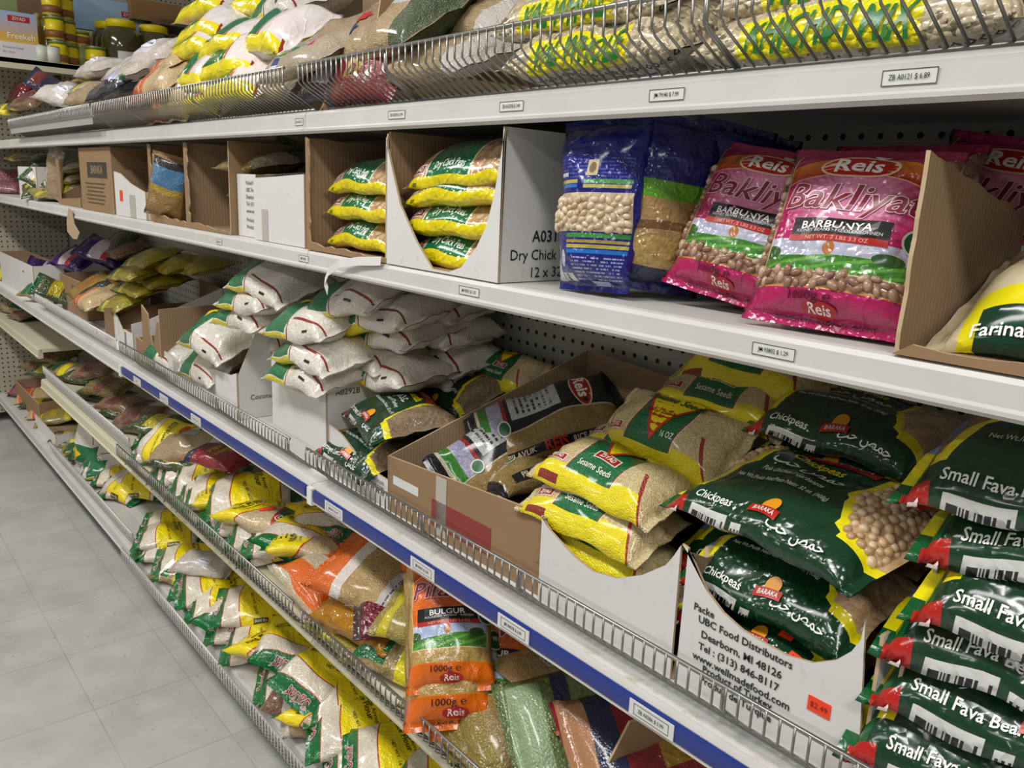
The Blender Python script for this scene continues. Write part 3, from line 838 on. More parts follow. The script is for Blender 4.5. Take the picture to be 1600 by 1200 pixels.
m_redb = F('dark_red_bean_film', bands(('#5c1420', '#7a2430'), [(0, .1, -.5, 1.5, '#4a3a3a')], 90, .004))
m_olive = F('olive_pack_film', bands(('#8a7c34', '#a0924a'), [(.1, .22, -.5, 1.5, '#c4b41c'), (.75, .9, -.5, 1.5, '#c4b41c'), (.4, .55, .3, .7, '#b08f20')], 300))
m_purp = F('purple_pack_film', bands(('#3a1c5e', '#2c1648'), [(.35, .62, .1, .9, '#c9b8c0'), (.62, .74, .1, .9, '#b02a4a')], 120, .001))
m_yelo = F('olive_yellow_pack_film', bands(('#a8982c', '#8d7e20'), [(.08, .34, .1, 1.2, '#2a5c30'), (.30, .44, -.4, .3, '#e0d21c')], 300))
m_ging = F('amber_pack_film', bands(('#a8852f', '#8c6c22'), [(.10, .26, .2, .8, '#2c2c2e'), (.48, .60, .3, .7, '#d0662a'), (.74, .9, .2, .8, '#38362e')], 200))
m_bulA = F('tan_bulgur_pack_film', bands(('#a39064', '#8f7a4c'), [(.5, .72, -.5, 1.5, '#6e1c18'), (0, .2, -.5, 1.5, '#8a7a3a'), (.28, .46, .1, .9, '#9c8e72')], 260))
m_bulG = F('green_bulgur_pack_film', bands(('#55663c', '#6d7c4a'), [(.5, 1, -.5, 1.5, '#31502c'), (.26, .34, -.5, 1.5, '#232a4a'), (.04, .2, .1, .9, '#8aa07a')], 260))
m_redp = F('red_bulgur_pack_film', bands(('#7d1a20', '#8f2228'), [(.12, .24, -.5, 1.5, '#1f2744'), (0, .12, -.5, 1.5, '#a87a58'), (.4, .62, .3, .7, '#a8862a')], 260, .0006))
m_hills = F('sunny_label_film', bands(('#a8834c', '#8d6a34'), [(.5, .8, .1, .9, '#4b7fa8'), (.40, .5, .1, .9, '#b2952c'), (.8, .92, .1, .9, '#2c2826')], 300))
m_pnk = F('faded_pink_film', bands(('#9a6068', '#7c4a50'), [(.0, .2, -.5, 1.5, '#a83a5a')], 110, .003))
m_seed = F('mixed_green_yellow_film', bands(('#b09a6a', '#8e7848'), [(.1, .4, .1, 1.1, '#1f6a3c'), (.5, .72, -.3, .6, '#e4d61c'), (.8, .95, .1, .9, '#c9b9a0')], 200))
m_navy = F('dark_navy_white_film', bands(('#2a2a38', '#3c3c50'), [(.55, .95, .2, 1.2, '#c9cbe0'), (.1, .3, .2, .8, '#7a3a34')], 120, .0008))
m_torg = F('orange_striped_rice_film', bands(('#d6b98c', '#c7a878'), [(.14, .20, -.5, 1.5, '#d8561c'), (.22, .40, -.1, 1.1, '#d8561c'), (.42, .47, -.5, 1.5, '#d8561c')], 380))

D = Proto
P_SES = [D('sesame_bag', .25, .128, .056, m_ses, SESAME_D, seed=i, bx=b, by=y) for i, b, y in ((1, .004, .006), (2, .010, .010), (3, .002, .012))]
SES4_D = ziyad(.17, .33, .8) + [('p', .48, .60, [(-.062, .045), (0, -.040), (.062, .045)], '#c0391e'), ('p', .48, .615, [(-.056, .043), (0, -.034), (.056, .043)], YEL), ('t', 'Sesame Seeds', .48, .80, .0135, '#1b4d22', 0, .02, .3), ('t', 'ﺭﻮﻔﻴﻟ ﻢﺴﻤﺳ', .48, .60, .010, '#8a1d14'), ('t', '16 OZ', .60, .36, .007, '#eef0e4')]
P_SES4 = D('sesame_bag', .25, .128, .056, m_ses, SES4_D, seed=33, bx=.006, by=.008)
P_CHK = [D('dry_chickpea_bag', .25, .15, .056, m_chk, CHICK_D, seed=i, bx=b, by=.010, q=7, lump=.7, crease=.5) for i, b in ((4, .002), (5, .008))]
P_COC = [D('coconut_bag', .23, .155, .060, m_coc, COCO_D, seed=i, bx=b, by=.008, q=6.5, ear=.03) for i, b in ((6, .006), (7, .014), (8, -.004))]
P_SA = [D('rice_flour_bag', .205, .165, .052, m_sA, SADAFA_D, seed=i, bx=b) for i, b in ((9, .006), (10, .016))]
P_SB = [D('rice_flour_bag', .205, .165, .052, m_sB, SADAFB_D, seed=i, bx=b) for i, b in ((11, .006), (12, .012))]
_AR = {'chick': 'ﺐﺣ ﺺﻤﺣ', 'lent': 'ﺱﺪﻋ', 'fava': 'ﻝﻮﻓ'}
CHB = [plain('chickpea_skin_a', '#cfae86', .4, coat=.3), plain('chickpea_skin_b', '#b8946a', .4, coat=.3), plain('chickpea_skin_c', '#dcc09a', .4, coat=.3)]
def _rm(v, c, w): return min(1, max(0, (c - v) / w))
def _winR(u, v): return u > .752 + _rm(v, .50, .03) * .03 + _rm(v, .44, .10) * .05 + _rm(v, .30, .03) * .045
P_BCT = D('chickpea_bag', .28, .198, .056, m_bc, bar_decals('Chickpeas', _AR['chick'], 'Chickpeas'), seed=13, by=.007, bx=.006, nu=32, nv=16, crease=.6,
          beans=[dict(u=(.75, .955), v=(.28, .93), r=.0050, mats=CHB, inside=_winR, gap=1.62, tries=14000, crease=.05, asp=(1.06, .96)), dict(u=(.06, .165), v=(.50, .95), r=.0048, mats=CHB, gap=1.62, tries=4000, seed=5, crease=.05)])
P_BC = [D('chickpea_bag', .26, .19, .056, m_bc, bar_decals('Chickpeas', _AR['chick'], 'Chickpeas'), seed=i, by=y, bx=.004) for i, y in ((14, .016), (15, .024))]
P_BF = [D('fava_bean_bag', .28, .19, .060, m_bf, bar_decals('Small Fava Beans', _AR['fava'], 'Small Fava Beans'), seed=i, by=y, bx=.006, q=6) for i, y in ((16, .016), (17, .020))]
P_BL = [D('lentil_bag', .22, .17, .05, m_bl, bar_decals('Brown Lentils', _AR['lent'], 'Brown Lentils'), seed=i, by=y) for i, y in ((18, .02), (19, .006))]
P_BB = D('bulgur_bag', .26, .18, .05, m_bb, bar_decals('Fine Brown Bulgur', _AR['lent'], 'Fine Brown Bulgur #1'), seed=20)
P_FAR = D('farina_bag', .245, .19, .075, m_far, [('t', 'Farina', .215, .09, .0118, '#f0f1ea', 0, .014)], seed=21, by=.006)
P_KHI = D('khichdi_mix_bag', .32, .19, .088, m_khi, [('t', 'KHICHDI MIX', .47, .045, .0185, '#17702a', 0, .02, .25)], seed=22, by=.010, crease=.5)
P_VAL = [D('val_bean_bag', .30, .19, .084, m_khi, [('t', 'VAL WHOLE', .47, .045, .0185, '#17702a', 0, .02, .25)], seed=i, by=.010, crease=.5) for i in (23, 24)]
PIN = [plain('pinto_bean_a', '#a17f66', .35, coat=.3), plain('pinto_bean_b', '#8a6450', .35, coat=.3), plain('pinto_bean_c', '#b79a80', .35, coat=.3)]
P_RP = D('barbunya_bean_bag', .252, .225, .075, m_rp, reis_d('Bakliyat', 'BARBUNYA KIDNEY BEANS', 'BARBUNYA', 'KIDNEY BEANS · FIZOLENBOHNEN', '1000g ℮'), seed=25, nu=34, nv=16, crease=.55,
         beans=[dict(u=(.19, .262), v=(.04, .96), r=.0062, mats=PIN, asp=(1.35, .85), gap=1.7, tries=4000), dict(u=(.26, .80), v=(.015, .075), r=.0060, mats=PIN, asp=(1.3, .85), gap=1.7, tries=3000, seed=3), dict(u=(.26, .80), v=(.93, .985), r=.0060, mats=PIN, asp=(1.3, .85), gap=1.7, tries=3000, seed=4)])
P_RO = [D('pilaf_bulgur_bag', .29, .175, .066, m_ro, reis_d('Pilavlik', 'PILAVLIK BULGUR', 'BULGUR', 'POUNDED WHEAT · WEIZEN', '1000g ℮'), seed=i, bx=b, crease=.8) for i, b in ((26, .004), (27, .014))]
WHB = [plain('white_bean_a', '#d9c6a6', .35, coat=.3), plain('white_bean_b', '#c6ae8c', .35, coat=.3)]
P_BLB = D('white_bean_bag', .285, .175, .07, m_blb, [('r', .70, .46, .016, .026, '#c3b392', -90), ('e', .70, .46, .010, .018, '#7a6238', -90), ('r', .665, .75, .020, .006, '#c6c8d2', -90), ('r', .05, .36, .026, .008, '#a9b0d2', -90)], seed=28, crease=1.0, ear=.02, taper=.22,
          beans=[dict(u=(.35, .53), v=(.09, .92), r=.0062, mats=WHB, asp=(1.25, .85), gap=1.65, tries=6000)])
P_BLF = [D('chickpea_pasta_bag', .285, .15, .065, m_blf, [], seed=i) for i in (29, 30)]
P_BLK = [D('rice_pilaf_bag', .27, .15, .06, m_blk, BLACK_D, seed=i, bx=b) for i, b in ((31, .01), (32, .004))]
def simple(nm, L, W, T, m, seed, dec=(), **k): return D(nm, L, W, T, m, dec, seed=seed, nu=18, nv=8, **k)
MAPLE = [(-.0, .02), (.005, .012), (.013, .014), (.010, .004), (.018, -.002), (.008, -.006), (.008, -.012), (0, -.009), (-.008, -.012), (-.008, -.006), (-.018, -.002), (-.010, .004), (-.013, .014), (-.005, .012)]
Q = {
 'rice': simple('rice_bag', .32, .2, .08, m_rice, 40, [('e', .55, .36, .06, .026, '#efecf4'), ('t', 'Rapid Cook', .55, .36, .007, '#5a5470')]),
 'dia': simple('rice_bag', .25, .16, .05, m_dia, 41), 'torg': simple('rice_bag', .26, .16, .06, m_torg, 42), 'navy': simple('rice_bag', .24, .15, .05, m_navy, 43),
 'gry': simple('brown_rice_bag', .34, .2, .08, m_gry, 44), 'maple': simple('brown_rice_bag', .28, .18, .08, m_maple, 45, [('p', .24, .42, MAPLE, '#c2242c'), ('e', .29, .27, .026, .018, '#2a2f66')]),
 'bann': simple('brown_rice_bag', .28, .15, .05, m_bann, 46), 'or': simple('orange_striped_bag', .25, .16, .055, m_or, 47), 'orw': simple('orange_wrapped_bag', .26, .17, .06, m_orw, 48),
 'lin': simple('lentil_pack', .22, .15, .05, m_lin, 49, [('t', 'DANA', .16, .5, .016, '#8a1c2c', -90, .02), ('t', 'Tinted', .46, .58, .026, '#e9dfe6', 180, .03), ('t', 'Tinted', .46, .58, .026, '#5b2a86', 180, .0), ('t', 'Lentils', .46, .36, .022, '#e9dfe6', 180, .03), ('t', 'Lentils', .46, .36, .022, '#5b2a86', 180, .0)]),
 'herb': simple('dried_herb_pack', .21, .14, .045, m_herb, 50), 'dgrn': simple('leafy_herb_pack', .2, .13, .04, m_dgrn, 51), 'brn': simple('spice_pack', .2, .14, .045, m_brn, 52), 'red': simple('red_bean_pack', .2, .13, .05, m_redb, 53), 'olive': simple('olive_lentil_pack', .19, .14, .05, m_olive, 54),
 'purp': simple('purple_date_pack', .2, .14, .05, m_purp, 55), 'yelo': simple('mung_bean_pack', .23, .14, .042, m_yelo, 56), 'ging': simple('amber_bean_pack', .25, .15, .04, m_ging, 57), 'bulA': simple('tan_bulgur_pack', .27, .17, .06, m_bulA, 58, [('t', 'BULGUR', .36, .45, .022, '#33291c', -90, .01, .2)]),
 'bulG': simple('green_bulgur_pack', .28, .18, .06, m_bulG, 59, [('t', 'BULGUR', .62, .45, .026, '#1c2418', -90, .0)]), 'redp': simple('red_bulgur_pack', .28, .18, .06, m_redp, 60, [('e', .5, .5, .06, .04, '#a8862a', -90), ('t', 'BIYO', .5, .5, .02, '#6a1418', -90, .02)]), 'hill': simple('pilaf_pack', .27, .17, .06, m_hills, 61), 'pnk': simple('kidney_bean_pack', .24, .15, .06, m_pnk, 62),
 'seed': simple('seed_pack', .2, .13, .045, m_seed, 63), 
}
# ------------------------------------------------------------------ cartons
g = G('kraft_card_inside')
X, Y, Z = g.obj_xyz()
g.h.append(((X * 900.0 + Y * 900.0).sin(), .00012))
M_KRAFT = g.finish(g.mix('#8f7659', '#9d8468', g.noise(14, 4, .6)), .75, spec=.25)
g = G('white_card_outside')
_s = ((g.noise(38, 4, .7) - .60) * 6.0).max(0.0).min(1.0)
M_WCARD = g.finish(g.mix(g.mix('#d4d1cd', '#dedcd9', g.noise(6, 3)), '#a89f90', _s * .5), .6, spec=.3)
g = G('brown_card_outside')
M_BCARD = g.finish(g.mix('#8d7152', '#9c7f5f', g.noise(11, 4, .6)), .7, spec=.25)
M_CUT = plain('torn_card_edge', '#bfa784', .85)
M_TAPE = plain('packing_tape', '#b9b4a9', .25)
def torn(p, q, n=8, amp=.004, seed=0):
    r = random.Random(seed); p, q = Vector(p), Vector(q); d = q - p; nn = Vector((-d.y, d.x)).normalized()
    return [tuple(p)] + [tuple(p + d * ((i + r.uniform(-.3, .3)) / n) + nn * r.uniform(-amp, amp)) for i in range(1, n)]
def panel(parent, name, O, ax, ay, pts, mo, mi, th=.0035, texts=(), rects=(), label=None):
    """a card panel: outline pts in (across, up) on the outer face, inner face th behind it"""
    O, ax, ay = Vector(O), Vector(ax).normalized(), Vector(ay).normalized(); n = ax.cross(ay)
    mb = MB()
    a = [O + ax * x + ay * y for x, y in pts]; k = len(a)
    mb.add(a, [tuple(range(k))], mo)
    mb.add([p - n * th for p in a], [tuple(range(k))[::-1]], mi)
    mb.add(a + [p - n * th for p in a], [(i, k + i, k + (i + 1) % k, (i + 1) % k) for i in range(k)], M_CUT)
    for x, y, w, h, m in rects:
        q = [O + ax * (x + sx * w / 2) + ay * (y + sy * h / 2) + n * .0006 for sx, sy in ((-1, -1), (1, -1), (1, 1), (-1, 1))]
        mb.add(q, [(0, 1, 2, 3)], m)
    for t in texts:
        s, x, y, h, *o = t
        bold, al, shear, col = (list(o) + [.006, 'LEFT', 0, '#2b2926'][len(o):])
        flat_text(mb, s, O + ax * x + ay * y, ax, ay, h, ink(col), bold=bold, align=al, shear=shear, lift=.0009)
    k = mb.build(name, parent)
    if label: k['label'] = label
    return k
def carton(name, label, x0, x1, y0, y1, z, hf, hb, mo, front=None, right=None, left=None, back=None, ftext=(), rtext=(), frect=(), rrect=(), rz=0, group=None, bottom=True, mi=None):
    """open carton; hf/hb = front and back heights; front/right/left/back replace a panel's outline (None keeps it, False drops it)"""
    w, d = x1 - x0, y1 - y0; mi = mi or M_KRAFT
    root = empty(name, (x0, y0, z)); root.rotation_euler.z = R(rz)
    tag(root, label, 'carton', group)
    Zv = (0, 0, 1); e = .0036
    if front is None: front = [(0, 0), (w, 0), (w, hf), (0, hf)]
    if right is None: right = [(e, 0), (d - e, 0), (d - e, hb), (e, hf)]
    if left is None: left = [(e, 0), (d - e, 0), (d - e, hf), (e, hb)]
    if back is None: back = [(0, 0), (w, 0), (w, hb), (0, hb)]
    if front: panel(root, 'front_panel', (0, 0, 0), (1, 0, 0), Zv, front, mo, mi, texts=ftext, rects=frect)
    if right: panel(root, 'side_panel', (w, 0, 0), (0, 1, 0), Zv, right, mo, mi, texts=rtext, rects=rrect)
    if left: panel(root, 'side_panel', (0, d, 0), (0, -1, 0), Zv, left, mo, mi)
    if back: panel(root, 'back_panel', (w, d, 0), (-1, 0, 0), Zv, back, mo, mi)
    if bottom: panel(root, 'bottom_panel', (e, e, .0036), (1, 0, 0), (0, 1, 0), [(0, 0), (w - 2 * e, 0), (w - 2 * e, d - 2 * e), (0, d - 2 * e)], mi, mo, th=.003)
    return root
# ------------------------------------------------------------------ placing the goods
def put(P, name, u, w, label, y=None, z=None, rz=0, roll=0, pitch=0, cat='bag of food', group=None, sc=1.0, M=None, dx=0, dz=0):
    p = at(u, w, y=y, z=z) + Vector((dx, 0, dz))
    return bag(P, name, label, cat, p, M if M is not None else rotmat(rz, roll, pitch), group, sc)
def outl(pts, y, x0, z0):
    o = []
    for u, w in pts:
        p = at(u, w, y=y); o.append((p.x - x0, max(p.z - z0, .003)))
    return o

# ---- shelf C, bay nearest: fava carton
fz = [1.122, 1.070, 1.020, .968, .915, .862, .812]
carton('brown_carton', 'tall brown carton with open front holding the fava bean stack', 1.062, 1.325, .048, .38, ZC + .001, .05, .27, M_BCARD, front=False,
       left=[(.003, 0), (.330, 0)] + torn((.330, 0), (.322, .14), 6, .003, 3)[1:] + torn((.322, .14), (.262, .27), 8, .004, 4) + [(.003, .27)], group='brown cartons on the shelves')
for i, z in enumerate(fz):
    nm = ['topmost', 'second from top', 'third from top', 'fourth from top', 'fifth from top', 'sixth from top', 'lowest'][i]
    o = bag(P_BF[i % 2], 'fava_bean_bag', 'dark green small fava beans bag, %s in the tall brown carton' % nm, 'bag of beans',
        (1.178 + [-.012, .012, .022, .0, -.002, -.012, -.004][i], .122 + [.012, .016, -.006, .004, 0, -.01, -.006][i], z), rotmat([-3, -4, -3, -1, 0, 1, 0][i], [16, 14, 18, 14, 14, 16, 12][i], [-5, -4, -3, 0, 0, 1, 0][i]), 'fava bean bags in the brown carton')
# chickpea carton
X0, YF = .824, .048
fr = [(0, 0), (.222, 0)] + outl([(1352, 968), (1345, 1000), (1330, 1018), (1305, 1032), (1270, 1036), (1230, 1025), (1190, 1003), (1160, 985), (1130, 958), (1105, 925), (1085, 880), (1066, 850)], YF, X0, ZC + .001)
fr[0] = (0, 0); fr.append((0, fr[-1][1] - .002))
def TL(s, u, w, h, **k):
    p = at(u, w, y=YF); return (s, p.x - X0, p.z - ZC - .001, h, k.get('b', .02), 'LEFT', 0, '#2b2926')
tx = [TL('Packe', 1085, 946, .0085), TL('UBC Food Distributors', 1092, 966, .0088), TL('Dearborn, MI 48126', 1096, 990, .0088), TL('Tel : (313) 846-8117', 1092, 1008, .0088),
      TL('www.wellmadefood.com', 1083, 1022, .0088), TL('Product of Turkey', 1098, 1044, .0085), TL('Produit de Turqiue', 1094, 1060, .0085)]
cb = carton('white_carton', 'white carton printed with a food distributor address in front of the chickpea bags', X0, 1.046, YF, .36, ZC + .001, .17, .15, M_WCARD, front=fr, ftext=tx,
    left=[(.003, 0), (.311, 0), (.311, .165), (.28, .15), (.003, .13)], right=[(.004, 0), (.311, 0), (.311, .15), (.004, .165)], group='white cartons on the shelves')
p = at(1280, 1106, y=YF)
mb = MB(); mb.box((-.012, -.0012, -.008), (.012, -.0004, .008), plain('orange_sticker', '#f4431d', .5)); flat_text(mb, '$2.49', (0, -.0012, 0), (1, 0, 0), (0, 0, 1), .006, ink('#7a1a10'))
k = mb.build('price_sticker', cb, (p.x - X0, 0, p.z - ZC)); k['label'] = 'orange price sticker'
o = bag(P_BCT, 'chickpea_bag', 'big dark green chickpeas bag on top of its pile, chickpeas showing through one clear end', 'bag of beans', at(1258, 812, y=.15) + Vector((0, 0, .018)), rotmat(-12, 11, -3), 'dark green chickpea bags')
add_sticker(o, P_BCT, .86, .66, .026, .015, 0, '$2.49', lift=.007)
put(P_BC[1], 'chickpea_bag', 1238, 912, 'dark green chickpeas bag under the big one, just inside the white address carton', y=.135, rz=-2, roll=10, sc=.84, dz=.012, group='dark green chickpea bags')
put(P_BC[0], 'chickpea_bag', 1240, 868, 'dark green chickpeas bag pressed between the big top bag and the carton', y=.22, rz=-2, roll=14, group='dark green chickpea bags')
o = put(P_BB, 'bulgur_bag', 1215, 975, 'dark green fine bulgur bag lowest in the address carton, with orange stickers', y=.125, rz=-1, roll=8, sc=.82, dz=-.004)
for a, b, r_ in ((.66, .30, 5), (.76, .16, -8), (.81, .10, -45)): add_sticker(o, P_BB, a, b, .018, .013, r_, '1.2')
put(P_BC[0], 'chickpea_bag', 1330, 722, 'dark green chickpeas bag behind the big one, lower of the shaded pair', y=.305, rz=-3, roll=5, sc=.88, group='dark green chickpea bags')
put(P_BC[1], 'chickpea_bag', 1348, 655, 'dark green chickpeas bag behind the big one, upper of the shaded pair', y=.305, rz=-3, roll=5, sc=.88, group='dark green chickpea bags')
# sesame carton
X0 = .584
fr = [(0, 0), (.232, 0)] + outl([(1064, 852), (1053, 868), (1040, 883), (1002, 899), (964, 904), (926, 893), (900, 873), (879, 851), (860, 830), (845, 806)], YF, X0, ZC + .001)
fr.append((0, fr[-1][1]))
carton('white_carton', 'white carton with a scooped front holding the sesame seed bags', X0, .818, YF, .38, ZC + .001, .12, .10, M_WCARD, front=fr, group='white cartons on the shelves',
       right=[(.004, 0), (.331, 0), (.331, .12)] + torn((.331, .12), (.004, .158), 10, .004, 8), left=[(.003, 0), (.331, 0), (.331, .122), (.003, .12)])
for i, (u, w, y, rz, ro, pi, lab) in enumerate((
    (970, 892, .115, 0, 10, 0, 'sesame seeds bag lowest in the scooped white carton'), (945, 850, .115, 1, 14, 1, 'sesame seeds bag second from the bottom in the scooped white carton'),
    (935, 800, .105, 1, 20, 1, 'sesame seeds bag third from the bottom in the scooped white carton, half over the rim'), (955, 745, .12, -1, 24, 2, 'sesame seeds bag at the front of its pile, facing up above the carton'),
    (1010, 712, .20, -3, 14, 2, 'sesame seeds bag squeezed under the bag with the yellow diamond'), (1048, 678, .20, -4, 50, 2, 'sesame seeds bag lying open-faced with a yellow diamond across it'),
    (1140, 620, .29, 0, 34, 0, 'sesame seeds bag leaning at the back of the sesame pile'), (1180, 575, .35, 0, 26, 0, 'sesame seeds bag highest at the back, tucked under the shelf above'))):
    put(P_SES4 if i == 5 else P_SES[i % 3], 'sesame_bag', u, w, lab, y=min(y, .32), rz=rz, roll=ro - 7, pitch=pi, sc=.9, cat='bag of seeds', group='sesame seed bags')
# brown open carton with pilaf rice
def free_carton(name, label, walls, z, mo, group=None):
    """walls: (x,y) start, (x,y) end, height at start, height at end, kwargs; the outer face is to the right of start->end"""
    root = empty(name, (walls[0][0][0], walls[0][0][1], z)); tag(root, label, 'carton', group)
    b = Vector((walls[0][0][0], walls[0][0][1], 0))
    for nm, a, c, h0, h1, kw in [(w[4].pop('n', 'side_panel') if len(w) > 4 else 'side_panel', w[0], w[1], w[2], w[3], w[4] if len(w) > 4 else {}) for w in walls]:
        A, C = Vector((a[0], a[1], 0)) - b, Vector((c[0], c[1], 0)) - b; L = (C - A).length
        panel(root, nm, A, C - A, (0, 0, 1), [(0, 0), (L, 0)] + kw.pop('top', [(L, h1), (0, h0)]), mo, M_KRAFT, **kw)
    return root
zb_ = at(888, 538, y=.38).z - ZC
CB = free_carton('brown_carton', 'wide open brown carton holding the black-labelled rice pilaf bags', [
    ((.188, .052), (.574, .058), .098, .122, dict(n='front_panel', rects=[(.055, .060, .075, .016, M_LABEL), (.205, .04, .15, .045, plain('red_carton_print', '#8c3a34', .7)), (.155, .055, .028, .10, M_TAPE)])),
    ((.574, .058), (.585, .375), .122, .26, {}), ((.585, .375), (.335, .375), .262, zb_, dict(n='back_panel')), ((.335, .375), (.188, .052), zb_, .098, {})], ZC + .001, M_BCARD, 'brown cartons on the shelves')
panel(CB, 'bottom_panel', (.004, .004, .004), (1, 0, 0), (0, 1, 0), [(0, 0), (.38, .004), (.388, .32), (.148, .32)], M_KRAFT, M_BCARD, th=.003)
put(P_BLK[0], 'rice_pilaf_bag', 800, 706, 'rice pilaf bag with black label lying slantwise at the front of the open brown carton', y=.20, M=axmat((.22, .80, .34), (.42, -.45, .75)), cat='bag of rice', group='black-labelled rice pilaf bags')
put(P_BLK[1], 'rice_pilaf_bag', 885, 655, 'rice pilaf bag with black label at the back of the open brown carton', y=.30, M=axmat((.50, .72, .30), (.35, -.45, .78)), cat='bag of rice', group='black-labelled rice pilaf bags')
put(P_BLK[1], 'rice_pilaf_bag', 835, 765, 'rice pilaf bag with black label lowest in the carton, beside the sesame bags', y=.225, M=axmat((.25, .9, .12), (-.1, -.15, 1)), cat='bag of rice', group='black-labelled rice pilaf bags', dz=-.02)
put(P_BLK[0], 'rice_pilaf_bag', 880, 700, 'rice pilaf bag with black label mostly hidden between the other pilaf bags', y=.29, M=axmat((.1, .9, .1), (-.1, -.2, 1)), cat='bag of rice', group='black-labelled rice pilaf bags', dz=-.02)
# lentil carton
zl = at(520, 690, y=.055).z - ZC
carton('white_carton', 'white carton between the coconut carton and the brown one, filled with brown lentils', -.028, .196, .055, .38, ZC + .001, .085, .10, M_WCARD, front=[(0, 0), (.222, 0), (.222, .05), (.13, .055), (.05, .09), (0, .10)],
       ftext=[('UBC FOOD', .20, .040, .006, .004, 'RIGHT'), ('DISTRIBUTORS', .20, .030, .006, .004, 'RIGHT'), ('MI 48126', .20, .020, .006, .004, 'RIGHT')], group='white cartons on the shelves')
put(P_BL[1], 'lentil_bag', 622, 650, 'brown lentils bag lying face up over the white lentil carton', y=.13, rz=-17, roll=9, cat='bag of lentils', group='brown lentil bags', sc=1.0)
put(P_BL[1], 'lentil_bag', 582, 700, 'brown lentils bag lowest at the front of the white lentil carton', y=.105, rz=-4, roll=16, cat='bag of lentils', group='brown lentil bags', sc=.95)
put(P_BL[1], 'lentil_bag', 575, 645, 'brown lentils bag hidden under the face-up one, only its corner showing', y=.17, rz=4, roll=12, cat='bag of lentils', group='brown lentil bags', sc=.9)
put(P_BL[0], 'lentil_bag', 710, 612, 'brown lentils bag at the back beside the wall of the brown carton', y=.27, rz=-4, roll=22, cat='bag of lentils', group='brown lentil bags', sc=.95)
put(P_SES[1], 'sesame_bag', 800, 578, 'green bag peeking over the brown carton rim against the pegboard', y=.36, rz=0, roll=40, cat='bag of seeds', sc=.75)
# coconut cartons
carton('white_carton', 'plain white carton printed A0292B carrying the large pile of coconut bags', -.272, -.032, .05, .375, ZC + .001, .186, .15, M_WCARD, right=[(.004, 0), (.331, 0), (.331, .16), (.004, .184)],
       rtext=[('A0292B', .02, .158, .012, .006)], rrect=[(.15 + i * .0052, .158, .0026 if i % 3 else .004, .018, ink('#3a3733')) for i in range(14)], group='white cartons on the shelves')
carton('white_carton', 'white carton printed Coconut Macaroon on its side, with a strip of tape on the front', -.757, -.468, .052, .36, ZC + .001, .085, .22, M_WCARD,
       front=[(0, 0), (.287, 0), (.287, .112), (.25, .10), (.16, .096), (.08, .088), (0, .085)], right=[(.004, 0), (.311, 0), (.311, .235), (.10, .24), (.06, .225), (.004, .105)],
       frect=[(.13, .044, .05, .08, M_TAPE)], rtext=[('A0292B', .10, .075, .013, .004), ('Coconut Macaroon', .03, .050, .0125, .002), ('12 x 12oz', .08, .028, .0125, .002)], group='white cartons on the shelves')
carton('white_carton', 'low white carton with a tall kraft back flap, holding green-ended coconut bags', -.985, -.760, .052, .36, ZC + .001, .07, .2, M_WCARD,
       front=[(0, 0), (.223, 0), (.223, .055), (0, .075)], right=[(.004, 0), (.3, 0), (.3, .07), (.004, .055)], left=[(.003, 0), (.316, 0), (.316, .19), (.003, .2)], frect=[(.10, .033, .05, .06, M_TAPE)], group='white cartons on the shelves')
cg = 'coconut bags in the piles'
for i, (u, w, y, rz, ro, pi, lab) in enumerate((
    (500, 580, .085, 2, 8, 2, 'coconut bag drooping over the front rim of the A0292B carton'), (508, 545, .09, 1, 10, 1, 'coconut bag second up at the front of the large pile'), (500, 505, .09, 6, 14, 4, 'coconut bag third up at the front of the large pile, yellow diamond up'),
    (563, 462, .13, 10, 16, 12, 'coconut bag on top of the large pile with its green end toward the tape curl'), (612, 490, .17, 8, 10, 12, 'white coconut bag just behind the topmost one of the large pile'),
    (600, 553, .20, -6, 6, -4, 'coconut bag low in the middle row of the large pile'), (625, 518, .20, 4, 8, 6, 'coconut bag midway up the middle row of the large pile'), (645, 560, .25, -8, 6, -4, 'coconut bag in the middle row resting against the A0292B rim'),
    (625, 585, .19, 0, 4, 6, 'coconut bag lowest in the middle row, just above the A0292B rim'), (718, 548, .33, 0, 6, -2, 'coconut bag midway up the back row beside the slotted upright'), (715, 510, .33, -3, 6, 3, 'coconut bag third up the back row beside the slotted upright'),
    (712, 578, .33, 0, 6, 0, 'coconut bag lowest in the back row beside the slotted upright'), (716, 480, .33, 5, 6, 8, 'coconut bag on top of the back row under the shelf edge'))):
    put(P_COC[i % 3], 'coconut_bag', u, w, lab, y=y, rz=rz, roll=ro, pitch=-pi, cat='bag of coconut', group=cg)
put(P_COC[1], 'coconut_bag', 672, 498, 'coconut bag standing on end between the middle and back rows of the large pile', y=.26, M=axmat((.15, .1, .95), (.9, -.4, 0)), cat='bag of coconut', group=cg, sc=.85)
